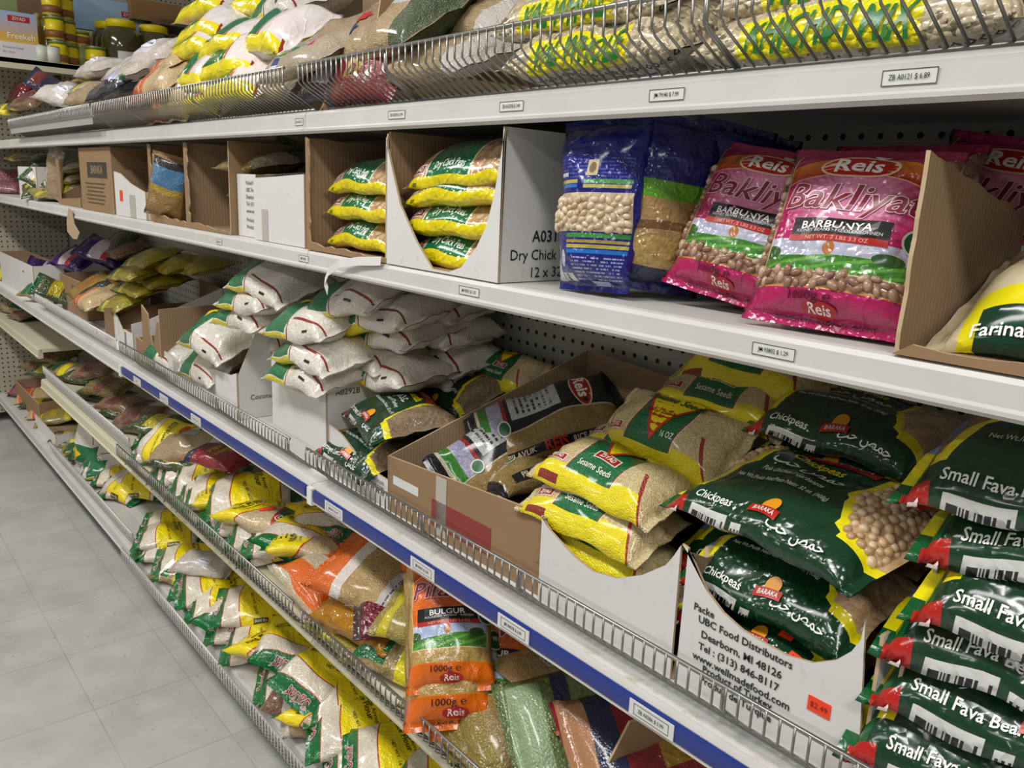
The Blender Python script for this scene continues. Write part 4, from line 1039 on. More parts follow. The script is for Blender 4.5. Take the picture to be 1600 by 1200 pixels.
for i, (u, w, y, rz, ro, pi, lab) in enumerate((
    (432, 430, .10, 4, 18, 6, 'coconut bag on top of the smaller pile with an orange sticker'), (415, 466, .09, 2, 12, -3, 'coconut bag second from top of the smaller pile'), (405, 490, .09, 2, 10, -3, 'coconut bag third from top of the smaller pile'),
    (343, 522, .085, 2, 22, 6, 'plump coconut bag resting on the carton rim with its white end out'), (338, 566, .10, 0, 30, 0, 'coconut bag with an orange sticker in the taped white carton'), (278, 566, .10, 4, 26, 6, 'coconut bag in the low white carton, green label showing'), (300, 545, .16, 4, 14, 8, 'coconut bag behind the green label in the low white carton'),
    (470, 475, .17, 0, 8, -8, 'coconut bag bridging the smaller and larger piles'), (455, 500, .2, 0, 6, 0, 'coconut bag low at the back of the smaller pile'), (440, 520, .2, 0, 6, 0, 'coconut bag lowest at the back of the smaller pile'))):
    o = put(P_COC[(i + 1) % 3], 'coconut_bag', u, w, lab, y=y, rz=rz, roll=ro, pitch=pi, cat='bag of coconut', group=cg)
    if i == 0: add_sticker(o, P_COC[1], .62, .72, .022, .016, 0, '')
    if i == 4: add_sticker(o, P_COC[2], .50, .55, .026, .022, 0, '')
# ------------------------------------------------------------------ shelf B
DB = ZB + .001
gB = 'dry chick pea bags on the second shelf'
X0, YF = .256, .004
V = [(604, 227), (625, 320), (650, 377), (675, 420), (686, 430), (700, 431), (720, 418), (745, 385), (760, 353), (772, 305), (784, 235), (789, 200)]
fr = [(0, 0), (.268, 0), (.268, .192)] + outl(V[::-1], YF, X0, DB) + [(.003, .190), (0, .188)]
carton('white_carton', 'white carton with a deep V cut in its front, full of dry chick pea bags', X0, .524, YF, .35, DB, .192, .192, M_WCARD, front=fr, group='white cartons on the shelves',
       right=[(.004, 0), (.34, 0), (.34, .19), (.004, .192)], rtext=[('A0313', .055, .058, .0155, .012), ('Dry Chick Peas', .018, .034, .0140, .004), ('12 x 32oz', .052, .011, .0140, .004)])
for i, (z, ro, pi, lab) in enumerate(((.172, 16, -4, 'topmost dry chick peas bag in the V-cut white carton, bulging'), (.124, 6, -3, 'second dry chick peas bag from the top in the V-cut white carton'), (.078, 4, -1, 'third dry chick peas bag from the top in the V-cut white carton'), (.031, 3, 0, 'lowest dry chick peas bag in the V-cut white carton'))):
    bag(P_CHK[i % 2], 'dry_chickpea_bag', lab, 'bag of chickpeas', (.392, .086, DB + z - .006), rotmat(1, ro, pi), gB, .98)
L_ = -.008
carton('brown_carton', 'brown carton torn open at the front with three dry chick pea bags', L_, .250, .004, .35, DB, .185, .190, M_BCARD, group='brown cartons on the shelves',
       front=[(0, 0), (.258, 0)] + torn((.258, .007), (.02, .011), 12, .003, 5) + [(.012, .014)] + torn((.010, .02), (.010, .185), 12, .004, 6)[1:] + [(.010, .185), (0, .190)],
       left=[(.003, 0), (.342, 0)] + torn((.342, .0), (.341, .188), 12, .003, 7)[1:] + torn((.341, .188), (.003, .183), 10, .003, 9))
for i, (z, ro, lab) in enumerate(((.128, 10, 'topmost of three dry chick peas bags in the torn brown carton'), (.080, 5, 'middle of three dry chick peas bags in the torn brown carton'), (.032, 3, 'lowest of three dry chick peas bags in the torn brown carton'))):
    bag(P_CHK[(i + 1) % 2], 'dry_chickpea_bag', lab, 'bag of chickpeas', (.124, .092, DB + z), rotmat(-2, ro, 0), gB, .94)
# peeling tape curl at the seam of shelf B
a = at(510, 432, y=-.006)
mb = MB(); pts = [at(595, 408, y=-.003), at(560, 408, y=-.006), at(530, 412, y=-.012), at(513, 425, y=-.02), at(507, 440, y=-.02), at(512, 455, y=-.016)]
for p, q in zip(pts, pts[1:]):
    d = Vector((.0015, 0, .007)) if True else None
    mb.add([p - d, q - d, q + d, p + d], [(0, 1, 2, 3)], M_WHITE_PL)
    mb.add([p - d + Vector((0, .0006, 0)), q - d + Vector((0, .0006, 0)), q + d + Vector((0, .0006, 0)), p + d + Vector((0, .0006, 0))], [(3, 2, 1, 0)], M_WHITE_PL)
tag(mb.build('tape_strip'), 'strip of peeling clear tape curling down from the second shelf edge', 'tape')
# white Sp carton and neighbours
carton('white_carton', 'plain white carton with a tape strip, beside the torn brown carton with three bags', -.248, -.030, .012, .30, DB, .125, .125, M_WCARD, group='white cartons on the shelves',
       front=[(0, 0), (.216, 0), (.216, .128), (.10, .122), (0, .118)], frect=[(.05, .03, .028, .06, M_TAPE)], right=[(.004, 0), (.28, 0), (.28, .125), (.004, .128)], rtext=[('Spice', .02, .108, .014, .002), ('12 x', .03, .07, .01, .002)])
carton('white_carton', 'narrow white carton printed with a packer address, between brown flaps and the taped carton', -.372, -.254, .03, .30, DB, .125, .15, M_WCARD, mi=M_BCARD, group='white cartons on the shelves',
       ftext=[('Packed for', .045, .108, .008, .003), ('UBC Food', .045, .094, .008, .003), ('Dearborn', .045, .08, .008, .003), ('Tel: (313', .045, .066, .008, .003), ('www.well', .045, .052, .008, .003), ('Product', .045, .034, .008, .003), ('Produit', .045, .02, .008, .003)])
put(Q['seed'], 'seed_pack', 405, 258, 'tan pack lying over the rim of the taped white carton', y=.10, rz=4, roll=10, cat='pack of pulses')
put(Q['dgrn'], 'leafy_herb_pack', 440, 245, 'dark green clear pack standing behind the rim of the taped white carton', y=.14, M=axmat((.1, .35, .9), (.35, -.8, .35)), cat='pack of pulses')
put(Q['gry'], 'brown_rice_bag', 415, 305, 'pale bag inside the taped white carton', y=.15, rz=0, roll=8, cat='bag of rice', sc=.6)
def brown_box(x0, x1, lab, back=True, h=.19, seed=1, low=.02, fl=True, tape=None):
    w = x1 - x0
    return carton('brown_carton', lab, x0, x1, .012, .34, DB, h, h, M_BCARD, group='brown cartons on the shelves',
        front=[(0, 0), (w, 0)] + torn((w, low * .5), (.022, low), 9, .004, seed) + torn((.02, low), (.016, h), 12, .006, seed + 1)[0:] + [(.014, h), (0, h)],
        left=[(.003, 0), (.324, 0)] + torn((.324, 0), (.322, h), 9, .004, seed + 2)[1:] + [(.322, h), (.003, h)])
brown_box(-.635, -.378, 'brown carton ripped open and empty, its torn edge jutting forward', seed=21, low=.012)
brown_box(-.895, -.640, 'brown carton ripped open with a leaning freekeh pack inside', seed=31, low=.02)
put(Q['hill'], 'freekeh_pack', 263, 292, 'freekeh pack with sky and wheat print leaning in a torn brown carton', y=.03, M=axmat((.20, .12, .95), (.80, -.6, .1)), cat='pack of grain', sc=.58)
# far end of shelf B
carton('white_carton', 'white carton cut on a slant with orange stickers, next to the brown printed carton', -1.205, -.93, .012, .30, DB, .06, .17, M_WCARD, group='white cartons on the shelves',
       front=[(0, 0), (.273, 0), (.273, .07), (.15, .09), (.06, .115), (0, .12)], left=[(.003, 0), (.284, 0), (.284, .12), (.003, .17)], right=[(.004, 0), (.284, 0), (.284, .17), (.004, .07)], frect=[(.06, .055, .028, .03, plain('orange_sticker', '#f4431d', .5)), (.16, .03, .05, .06, M_TAPE)])
bk = carton('brown_carton', 'tall brown carton printed with a dark banner on the second shelf', -1.590, -1.245, .014, .30, DB, .187, .187, M_BCARD, group='brown cartons on the shelves',
    ftext=[('BARAKA', .20, .122, .024, .02, 'CENTER', 0, '#a5845d')] + [('▬▬▬▬▬▬▬▬▬▬▬▬'[:12], .045, .080 - i * .012, .006, .0) for i in range(0)],
    frect=[(.20, .122, .215, .045, ink('#2b2926'))] + [(.17, .082 - i * .0115, .22 - (i % 3) * .02, .004, ink('#4a3d2e')) for i in range(6)])
put(P_CHK[0], 'dry_chickpea_bag', 205, 282, 'green chick pea bag spilling over the slanted white carton', y=.13, rz=-8, roll=14, cat='bag of chickpeas')
put(Q['seed'], 'seed_pack', 188, 258, 'yellow-striped pack wedged beside the brown printed carton', y=.16, M=axmat((.1, .7, .6), (.6, -.7, .3)), cat='pack of pulses', sc=.75)
put(Q['brn'], 'spice_pack', 205, 236, 'brown pack on top of the slanted white carton pile', y=.2, rz=10, roll=10, cat='pack of pulses')
carton('brown_carton', 'narrow brown carton with bags showing, behind the printed brown one', -1.99, -1.70, .03, .32, DB, .03, .187, M_BCARD, group='brown cartons on the shelves', front=[(0, 0), (.288, 0), (.288, .03), (.035, .02), (.03, .187), (0, .187)])
for i, (u, w, s_, lab) in enumerate(((112, 262, 1, 'green and white pack topmost behind the printed brown carton'), (112, 278, 2, 'yellow and green pack second in the narrow brown carton'), (113, 292, 3, 'yellow-striped pack third in the narrow brown carton'), (114, 305, 4, 'small pack lowest in the narrow brown carton'))):
    put(Q['seed'], 'seed_pack', u, w, lab, y=.12, rz=8 * s_, roll=14, cat='pack of pulses', group='packs in the narrow brown carton')
carton('white_carton', 'white carton near the end of the second shelf, heaped with dark packs', -2.62, -2.28, .02, .30, DB, .125, .14, M_WCARD, group='white cartons on the shelves')
for i, (q, u, w, y, M, lab) in enumerate((('seed', 30, 243, .12, rotmat(10, 10, 0), 'yellow and brown pack heaped on the white carton near the end'), ('dgrn', 62, 240, .15, rotmat(-10, 10, 10), 'dark pack heaped beside the yellow one on the end carton'), ('dgrn', 68, 280, .05, rotmat(20, 40, 30), 'dark pack slumped against the end white carton'), ('dgrn', 55, 296, .04, rotmat(-20, 20, 20), 'dark pack lying on the shelf below the end carton'), ('olive', 72, 300, .05, rotmat(0, 14, 10), 'olive striped pack lying at the foot of the end white carton'),
        ('gry', 88, 292, .06, axmat((.25, .1, .95), (.3, -.9, .2)), 'pale pack standing beside the narrow brown carton'), ('pnk', 6, 280, .08, rotmat(70, 60, 0), 'faded pink bean bag at the far end of the second shelf'), ('pnk', 4, 298, .05, rotmat(60, 20, 0), 'faded pink bean bag lying under the other pink one'))):
    put(Q[q], 'kidney_bean_pack' if q == 'pnk' else 'seed_pack' if q in ('seed', 'olive') else 'leafy_herb_pack' if q == 'dgrn' else 'brown_rice_bag', u, w, lab, y=y, M=M, cat='pack of pulses', sc=.8 if q != 'gry' else .55)
# paper tag hanging from shelf B
mb = MB(); pts = [at(*p, y=-.008) for p in ((107, 325), (112, 330), (116, 350), (124, 364), (120, 374), (114, 373), (105, 362), (104, 345))]
k = len(pts); mb.add(pts + [p + Vector((0, .0015, 0)) for p in pts], [tuple(range(k)), tuple(range(k, 2 * k))[::-1]] + [(i, k + i, k + (i + 1) % k, (i + 1) % k) for i in range(k)], plain('tan_paper', '#b09878', .8))
tag(mb.build('torn_card_strip'), 'torn strip of tan card dangling from the edge of the second shelf', 'card scrap')
# upright pouches
ub = 'blue pouches on the second shelf'
def up(P, name, u, w, y, lab, xd, zd, cat, group, sc, half):
    b = at(u, w, y=y); b.z = DB + .004
    x = Vector(xd).normalized()
    return bag(P, name, lab, cat, b + x * (half * sc), axmat(xd, zd), group, sc)
up(P_BLB, 'white_bean_bag', 926, 468, .04, 'blue pouch showing its back, with white beans in a clear window', (-.06, .10, .99), (.06, -1, .12), 'pouch of beans', ub, .70, .145)
up(P_BLF[0], 'chickpea_pasta_bag', 1022, 470, .085, 'blue pouch turned sideways beside the white bean window pouch', (.10, .10, .99), (.93, -.5, 0), 'pouch of beans', ub, .685, .145)
up(P_BLF[1], 'chickpea_pasta_bag', 1085, 465, .13, 'blue and green pouch behind the pink bags', (.10, .12, .99), (.90, -.5, 0), 'pouch of beans', ub, .68, .145)
up(P_BLF[0], 'chickpea_pasta_bag', 1130, 455, .20, 'dark blue pouch deepest behind the pink bags', (.10, .10, .99), (.8, -.7, 0), 'pouch of beans', ub, .66, .145)
pg = 'pink barbunya bean bags'
o = up(P_RP, 'barbunya_bean_bag', 1280, 533, .032, 'pink barbunya bean bag standing in front against the brown carton side', (-.03, .40, .91), (.10, -.9, .42), 'bag of beans', pg, .70, .126)
add_sticker(o, P_RP, .72, .06, .022, .022, -90, '')
o = up(P_RP, 'barbunya_bean_bag', 1125, 482, .07, 'pink barbunya bean bag standing half behind the front one, by the blue pouches', (.10, .40, .90), (.16, -.9, .42), 'bag of beans', pg, .68, .126)
add_sticker(o, P_RP, .62, .10, .022, .022, -90, '')
up(P_RP, 'barbunya_bean_bag', 1350, 500, .19, 'pink barbunya bean bag in the back row above the front bag', (.0, .25, .95), (.0, -1, .2), 'bag of beans', pg, .72, .126)
up(P_RP, 'barbunya_bean_bag', 1500, 480, .25, 'pink bean bag in the back row over the brown carton edge', (.15, .2, .95), (.0, -1, .2), 'bag of beans', pg, .72, .126)
up(P_RP, 'barbunya_bean_bag', 1640, 490, .25, 'pink bean bag in the back row at the edge of view', (.10, .2, .95), (.0, -1, .2), 'bag of beans', pg, .72, .126)
# farina tray
carton('brown_carton', 'brown carton lying open with a farina bag on its torn base flap', 1.036, 1.30, .002, .36, DB, .01, .16, M_BCARD, group='brown cartons on the shelves', right=False, front=[(0, 0), (.264, 0)] + torn((.264, .007), (0, .009), 14, .002, 41),
       left=[(.003, 0), (.354, 0)] + torn((.354, 0), (.352, .160), 10, .002, 42)[1:] + torn((.352, .160), (.09, .105), 12, .003, 43) + [(.003, .085)])
k = bpy.context.scene.objects[-1] if False else None
bag(P_FAR, 'farina_bag', 'cream, yellow and dark green farina bag in the open brown carton', 'bag of flour', (1.166, .115, DB + .050), rotmat(2, 22, -6))
bag(P_FAR, 'farina_bag', 'farina bag lying behind the other farina bag in the open brown carton', 'bag of flour', (1.21, .25, DB + .085), rotmat(10, 22, 0))

# ------------------------------------------------------------------ shelf A, top
def putA(q, u, w, y, lab, rz=0, roll=0, pitch=0, cat='bag of rice', group=None, sc=1., name=None, M=None):
    P = q if isinstance(q, Proto) else Q[q]
    return put(P, name or P.name, u, w, lab, y=y, rz=rz, roll=roll, pitch=pitch, cat=cat, group=group, sc=sc, M=M)
putA(P_KHI, 1375, 50, .115, 'khichdi mix bag lying behind the fence, green lettering on yellow', 0, 8, 0, cat='bag of pulses')
putA(P_VAL[0], 985, 82, .115, 'val bean bag lying behind the fence, under the other val bag', 0, 8, 0, cat='bag of pulses')
putA(P_VAL[1], 965, 10, .125, 'val bean bag lying on top of the other val bag', 0, 14, 0, cat='bag of pulses')
putA(P_KHI, 1420, -35, .13, 'khichdi mix bag lying on top of the other khichdi bag', 1, 10, 0, cat='bag of pulses')
panel(tag(empty('card_divider', at(790, 130, y=.30)), 'brown card divider standing between the val bags and the clear rice bags', 'card'), 'card_sheet', (0, -.27, -.005), (.12, 1, 0), (0, 0, 1), [(0, 0), (.33, 0), (.33, .26), (.10, .24), (.02, .12)], M_BCARD, M_KRAFT)
putA('gry', 690, 100, .10, 'pale brown rice bag lying flat behind the fence, below the divider', 0, 22, 0, sc=.8, name='brown_rice_bag')
putA('bann', 640, 118, .12, 'cream rice bag with a pink strip low behind the fence', 0, 20, 0, sc=.9, name='brown_rice_bag')
putA('gry', 740, 35, .20, 'large clear bag of brown rice on top of the pile by the divider', -4, 26, 6, sc=1.0, name='brown_rice_bag')
putA('gry', 700, 5, .27, 'clear brown rice bag at the very top behind the maple leaf bag', 8, 20, -4, name='brown_rice_bag')
putA('maple', 632, 52, .10, 'clear rice bag with a red maple leaf, leaning on the fence', -4, 34, -4, name='brown_rice_bag')
putA('gry', 545, 62, .12, 'clear white rice bag beside the maple leaf bag, green edge showing', 35, 28, -20, sc=.75, name='brown_rice_bag')
putA('bann', 490, 92, .05, 'clear rice bag with a green and pink banner resting on the fence top', 3, 30, -6, sc=.92, name='brown_rice_bag')
putA('redp', 580, 115, .06, 'dark bag pressed flat behind the fence below the maple leaf bag', 0, 60, 0, sc=.8, name='brown_rice_bag')
putA('navy', 520, 125, .08, 'grey bag low behind the fence below the banner bag', 0, 40, 0, sc=.9)
putA('gry', 450, 140, .10, 'tan bag lowest behind the gap between two fences', 10, 20, 0, sc=.6, name='brown_rice_bag')
panel(tag(empty('card_box_flap', at(585, 20, y=.33)), 'brown card flap poking up behind the clear rice bags', 'card'), 'card_sheet', (-.05, 0, -.15), (1, 0, 0), (0, 0, 1), [(0, 0), (.22, 0), (.22, .3), (0, .3)], M_BCARD, M_KRAFT)
ya = 'yellow and green coconut bags on the top shelf'
m_cy = film('yellow_coconut_film', lambda g: (lambda U, V, c: g.mix(g.mix(g.mix(g.mix(c, '#f1e012', (V < .20) * (V > -.5) * (U + V * .2 < .97)), '#117245', g.rng(U, .15, .58) * (V > .17)), '#d8542c', g.rng(U, .585, .62) * (V > .17)), '#9a3a1c', rib(U + V * .2, .975, .008) * (V < .25)))(*g.uv, g.mix('#e6d9d4', '#f2eae4', g.noise(60, 3))), .2)
P_CY = [D('coconut_bag', .28, .18, .075, m_cy, ziyad(.09, .3, .55) + [('t', 'Coconut', .32, .34, .012, '#e9ece0', 0, .01, .2)], seed=i, bx=b, q=4, nu=20, nv=10) for i, b in ((70, .01), (71, .022))]
P_CW = D('coconut_bag', .28, .19, .085, m_coc, COCO_D, seed=72, nu=20, nv=10)
for i, (p, u, w, y, rz, ro, pi, lab) in enumerate((
    (P_CY[0], 345, 10, .2, 6, 22, -2, 'yellow and green coconut bag topmost at the beige wall'), (P_CY[1], 412, 8, .22, 4, 22, -2, 'yellow and green coconut bag at the very top beside the big white bag'), (P_CW, 470, 15, .2, -4, 20, 0, 'big white coconut bag across the top of the yellow pile'),
    (P_CY[0], 345, 45, .14, 4, 24, -2, 'yellow and green coconut bag third from the top, red mark on its label'), (P_CY[1], 440, 52, .12, -4, 34, 0, 'white and yellow coconut bag with its yellow end to the aisle'), (P_CY[0], 335, 72, .12, 2, 20, -1, 'yellow and green coconut bag midway down the yellow pile'), (P_CY[1], 385, 62, .12, 4, 24, -2, 'yellow and green coconut bag lying against the white and yellow one'),
    (P_CY[0], 385, 92, .09, 6, 36, -2, 'yellow and green coconut bag just above the fence, logo end down'), (P_CW, 440, 78, .14, 0, 14, 0, 'beige coconut bag squeezed above the fence top rail'), (P_CY[1], 330, 108, .08, -6, 40, 2, 'yellow and green coconut bag drooping onto the fence rail'),
    (P_CY[0], 395, 128, .08, 4, 30, 0, 'yellow and green coconut bag behind the fence wires'), (P_CY[1], 340, 142, .08, 0, 40, 0, 'yellow and green coconut bag low behind the fence wires'))):
    putA(p, u, w, y, lab, rz, ro, pi, cat='bag of coconut', group=ya, sc=.92)
for i, (q, u, w, y, rz, ro, pi, sc, lab) in enumerate((
    ('rice', 262, 96, .16, 8, 24, -8, 1.1, 'big white rice bag with an oval label, beside the yellow pile'), ('dia', 222, 114, .12, 6, 24, -10, 1.1, 'white rice bag with red diamonds and a green stripe'), ('rice', 235, 112, .22, 10, 10, -6, 1.0, 'white rice bag under the one with the oval label'), ('dia', 215, 118, .09, 4, 24, -6, 1.1, 'white rice bag with a green stripe, under the diamond one'),
    ('navy', 198, 132, .07, 6, 26, -6, 1.2, 'white and navy rice bag resting on the fence'), ('torg', 288, 104, .10, 0, 24, -6, 1.0, 'orange-striped rice bag on top of its pair'), ('torg', 268, 128, .06, 3, 34, -4, 1.1, 'orange-striped rice bag leaning over the fence'), ('torg', 285, 158, .06, 0, 60, 0, 1.1, 'orange-striped rice bag pressed behind the fence wires'),
    ('rice', 165, 110, .16, 0, 16, 0, .8, 'grey-white rice bag by the small brown carton'), ('ging', 145, 122, .14, 20, 20, 0, .6, 'small tan pack in front of the brown carton on top'), ('seed', 135, 140, .10, 0, 20, 0, .8, 'tan and green pack near the end of the top shelf'), ('gry', 160, 150, .06, 8, 24, 0, .8, 'pale clear bag on the fence near the end of the top shelf'), ('rice', 112, 152, .08, 14, 20, 10, .8, 'white clear bag slumped on the end fence'),
    ('navy', 82, 138, .18, 40, 40, 40, .8, 'blue-edged clear pack standing up at the end of the top shelf'), ('red', 42, 140, .22, 0, 40, 0, 1.5, 'dark red bean bag under the wall shelf at the end'), ('red', 55, 150, .15, 20, 20, 0, .8, 'red pack lying before the dark red bean bag'), ('seed', 35, 165, .12, 10, 20, 0, .9, 'yellow-edged pack at the end of the top shelf'), ('brn', 45, 160, .10, 30, 30, 0, .8, 'brown pack among the odds and ends of the top shelf'), ('seed', 10, 172, .08, 50, 20, 0, .9, 'green pack at the corner of the top shelf'))):
    putA(q, u, w, y, lab, rz, ro, pi, sc=sc, cat='bag of rice' if q in ('rice', 'dia', 'navy', 'torg', 'gry') else 'pack of pulses')
carton('brown_carton', 'small brown carton standing among the white rice bags on the top shelf', -2.10, -1.72, .10, .36, ZA + .001, .16, .17, M_BCARD, group='brown cartons on the shelves')

# ------------------------------------------------------------------ goods on the wall shelving
ZW = 1.8205
def wbox(u, w, x, wy, h, z, lab, cols, name='grain_box', d=.055, cat='box', texts=(), label=None):
    """printed box facing +X; u,w = photo point of its face centre"""
    p = at(u, w, x=x)
    g = G(name + '_print'); X, Y, Zz = g.obj_xyz()
    v = Zz / h; c = g.mix(cols[0], cols[1], v.max(0.0).min(1.0))
    if len(cols) > 2: c = g.mix(c, cols[2], (v < .30 + 0.0) * 1.0)
    m = g.finish(c, .45)
    mb = MB(); mb.box((-d, -wy / 2, 0), (0, wy / 2, h), m)
    for t, cy, cz, hh, col, bold, *bgc in texts:
        if bgc: mb.box((0, cy - bgc[1] / 2, cz - bgc[2] / 2), (.0008, cy + bgc[1] / 2, cz + bgc[2] / 2), ink(bgc[0]))
        flat_text(mb, t, (.0010, cy, cz), (0, 1, 0), (0, 0, 1), hh, ink(col), bold=bold)
    o = mb.build(name, None, (x, p.y, z)); tag(o, lab, cat); return o
ZT = [('ZIYAD', 0, .13, .014, '#e8ddd4', .01, '#b02a24', .09, .028)]
wbox(27, 50, -3.31, .17, .135, ZW + .075, 'freekeh box with blue sky and wheat print at the front of the wall shelf', ('#d8a84c', '#9fb4dc', '#d9ae4a'), 'freekeh_box', texts=[('ZIYAD', .01, .105, .014, '#e8ddd4', .01, '#b02a24', .09, .026), ('Freekeh', .015, .028, .026, '#f2eee4', .01)])
wbox(29, 82, -3.30, .185, .074, ZW, 'low white tray carton under the freekeh box', ('#d6d2d2', '#dcd9da'), 'white_tray_carton', d=.2, texts=[('Product of Canada', -.02, .05, .008, '#6a666a', 0), ('24 x 12 oz', -.04, .03, .008, '#6a666a', 0)])
wbox(170, 12, -3.56, .34, .16, ZW + .215, 'pale blue box high at the back behind the pickle jars', ('#8fb4d6', '#a9c6e2'), texts=[('ZIYAD', .10, .10, .016, '#e8ddd4', .01, '#b02a24', .08, .028)])
wbox(142, 45, -3.56, .20, .21, ZW, 'pale green box at the back between cans and pickle jars', ('#b5bd8c', '#c9d08c'), texts=[('ZIYAD', .0, .17, .014, '#e8ddd4', .01, '#b02a24', .08, .026)])
wbox(42, 28, -3.56, .22, .23, ZW, 'pinkish box at the back behind the freekeh box', ('#b9a08a', '#d6bcae'), texts=[('ZIYAD', .02, .17, .014, '#e8ddd4', .01, '#b02a24', .09, .028)])
wbox(45, -8, -3.56, .26, .16, ZW + .2305, 'brown-pink box stacked on the pinkish box', ('#a8846c', '#c4a08c'))
wbox(8, 10, -3.40, .10, .20, ZW + .2105, 'pack of green herbs above the freekeh box', ('#7d8a52', '#a4ab78'), 'herb_box')
YC = plain('can_yellow_print', '#e6cf16', .3); CG = plain('can_green_print', '#4e7a2c', .3); BN = plain('can_bean_print', '#8a5a30', .4); TIN = plain('tin_metal', '#b8b4a6', .3, metal=.8)
def can(y, z, x, lab, r=.040, h=.108, body=None):
    root = empty('food_can', (x, y, z)); tag(root, lab, 'can', 'food cans on the wall shelf')
    b = body or YC
    mb = MB(); mb.lathe([(r, .004), (r, h - .004)], b, 24); 
    if not body:
        mb.lathe([(r + .0006, .012), (r + .0006, .045)], BN, 24); mb.lathe([(r + .0007, h - .016), (r + .0007, h - .006)], CG, 24)
    mb.build('paper_label', root)
    mb = MB(); mb.lathe([(r - .002, 0), (r + .0012, .001), (r + .0012, .004), (r - .001, .005)], TIN, 24); mb.build('bottom_rim', root)
    mb = MB(); mb.lathe([(r - .001, h - .005), (r + .0012, h - .004), (r + .0012, h - .001), (r - .003, h), (r - .004, h - .003)], TIN, 24); mb.build('lid', root)
cy = at(92, 92, x=-3.33).y
cn = ['lowest', 'second', 'third', 'topmost']
for k in range(4): can(cy - .008 * k, ZW + .1085 * k, -3.33, 'yellow bean can, %s of the tall can column nearest the freekeh box' % cn[k])
for k in range(3): can(cy + .065 - .004 * k, ZW + .1085 * k, -3.40, 'yellow bean can, %s of the column behind the tall one' % cn[k])
can(cy + .125, ZW, -3.42, 'pale green tin under a yellow one near the pickle jars', body=plain('can_pale_green', '#8f9a5c', .35)); can(cy + .125, ZW + .1085, -3.42, 'short yellow tin stacked on the pale green tin', h=.07)
can(at(150, 90, x=-3.38).y, ZW, -3.38, 'yellow bean can standing alone before the pickle jars', r=.048, h=.11)
can(at(66, 84, x=-3.31).y, ZW, -3.31, 'small white and green tin beside the white tray carton', r=.028, h=.078, body=plain('can_white_green', '#cfd6c4', .4)); can(at(82, 86, x=-3.31).y, ZW, -3.31, 'small white tin beside the tall can column', r=.034, h=.078, body=plain('can_white', '#dcdcd6', .4))
OIL = plain('clear_bottle_oil', '#a08a3a', .15, coat=.6)
for i, (u, lab) in enumerate(((62, 'clear oil bottle behind the small tins'), (74, 'clear oil bottle beside the tall can column'))):
    mb = MB(); mb.lathe([(.03, 0), (.032, .01), (.032, .12), (.028, .14), (.014, .18), (.013, .21), (.015, .211), (.015, .235), (0.004, .236)], OIL, 20)
    tag(mb.build('oil_bottle', None, (-3.42, at(u, 70, x=-3.42).y, ZW)), lab, 'bottle', 'oil bottles on the wall shelf')
g = G('pickle_jar_glass'); _n = g.noise(40, 3, .6)
M_JAR = g.finish(g.mix('#2c2a14', '#5a5228', _n), .06, coat=.8)
M_CAP = plain('yellow_jar_lid', '#ecd60c', .35)
for i, (u, w, lab) in enumerate(((190, 62, 'large pickle jar with yellow lid standing before its twin'), (241, 70, 'large pickle jar with yellow lid nearer the beige wall'), (172, 60, 'pickle jar mostly hidden behind the large one'))):
    x = (-3.40, -3.42, -3.515)[i]
    root = empty('pickle_jar', (x, at(u, w, x=x).y, ZW)); tag(root, lab, 'jar', 'pickle jars')
    mb = MB(); mb.lathe([(.07, 0), (.082, .008), (.088, .05), (.096, .11), (.096, .16), (.085, .195), (.072, .212), (.066, .222)], M_JAR, 32); mb.build('glass_body', root)
    mb = MB(); mb.lathe([(.066, .219), (.070, .220), (.070, .252), (.066, .256), (.03, .257)], M_CAP, 32); mb.build('lid', root)
    mb = MB()
    a0, a1 = -.5, 1.1
    vs = [(.0935 * math.cos(a0 + (a1 - a0) * j / 12), .0935 * math.sin(a0 + (a1 - a0) * j / 12), z) for z in (.05, .10) for j in range(13)]
    vs = [(x_ * (1 + (.0 if z < .06 else .022)), y_ * (1 + (.0 if z < .06 else .022)), z) for x_, y_, z in vs]
    mb.add(vs, [(j, j + 1, 14 + j, 13 + j) for j in range(12)], M_LABEL, True); mb.build('paper_label', root)
wbox(245, 12, -3.5, .26, .10, 2.115, 'dark brown pack on the upper ledge by the beige wall', ('#8a6a40', '#a07c4c'), 'dark_brown_pack')
mb = MB(); mb.box((WX + .001, at(228, 40, x=-3.5).y + .03, 2.085), (WX + .26, at(228, 40, x=-3.5).y + .32, 2.113), plain('dark_ledge', '#5c4a36', .6)); W(mb, 'ledge')
wbox(243, 40, -3.56, .22, .18, ZW, 'navy box in the shade behind the second pickle jar', ('#23264a', '#2c3050'), 'navy_box')
# ------------------------------------------------------------------ far half of shelf C
carton('white_carton', 'large grey-white carton tilted in the third bay, its long side facing the aisle corner', -1.60, -1.30, .085, .37, ZC + .001, .06, .2, M_WCARD, rz=-6, group='white cartons on the shelves',
       front=[(0, 0), (.298, 0), (.298, .075), (.20, .05), (0, .11)], right=[(.004, 0), (.312, 0), (.312, .215), (.05, .11), (.004, .10)], left=[(.003, 0), (.312, 0), (.312, .11), (.003, .12)], frect=[(.07, .06, .05, .055, M_LABEL)])
carton('brown_carton', 'ragged brown carton with a hole punched through its front, in the third bay', -1.235, -1.0, .05, .30, ZC + .001, .07, .09, M_BCARD, group='brown cartons on the shelves',
       front=[(0, 0), (.233, 0)] + torn((.233, .15), (.20, .155), 4, .004, 51) + torn((.19, .11), (.165, .07), 5, .006, 52) + torn((.165, .07), (.135, .12), 5, .006, 53) + [(.13, .16), (.075, .18), (.07, .07), (0, .075)])
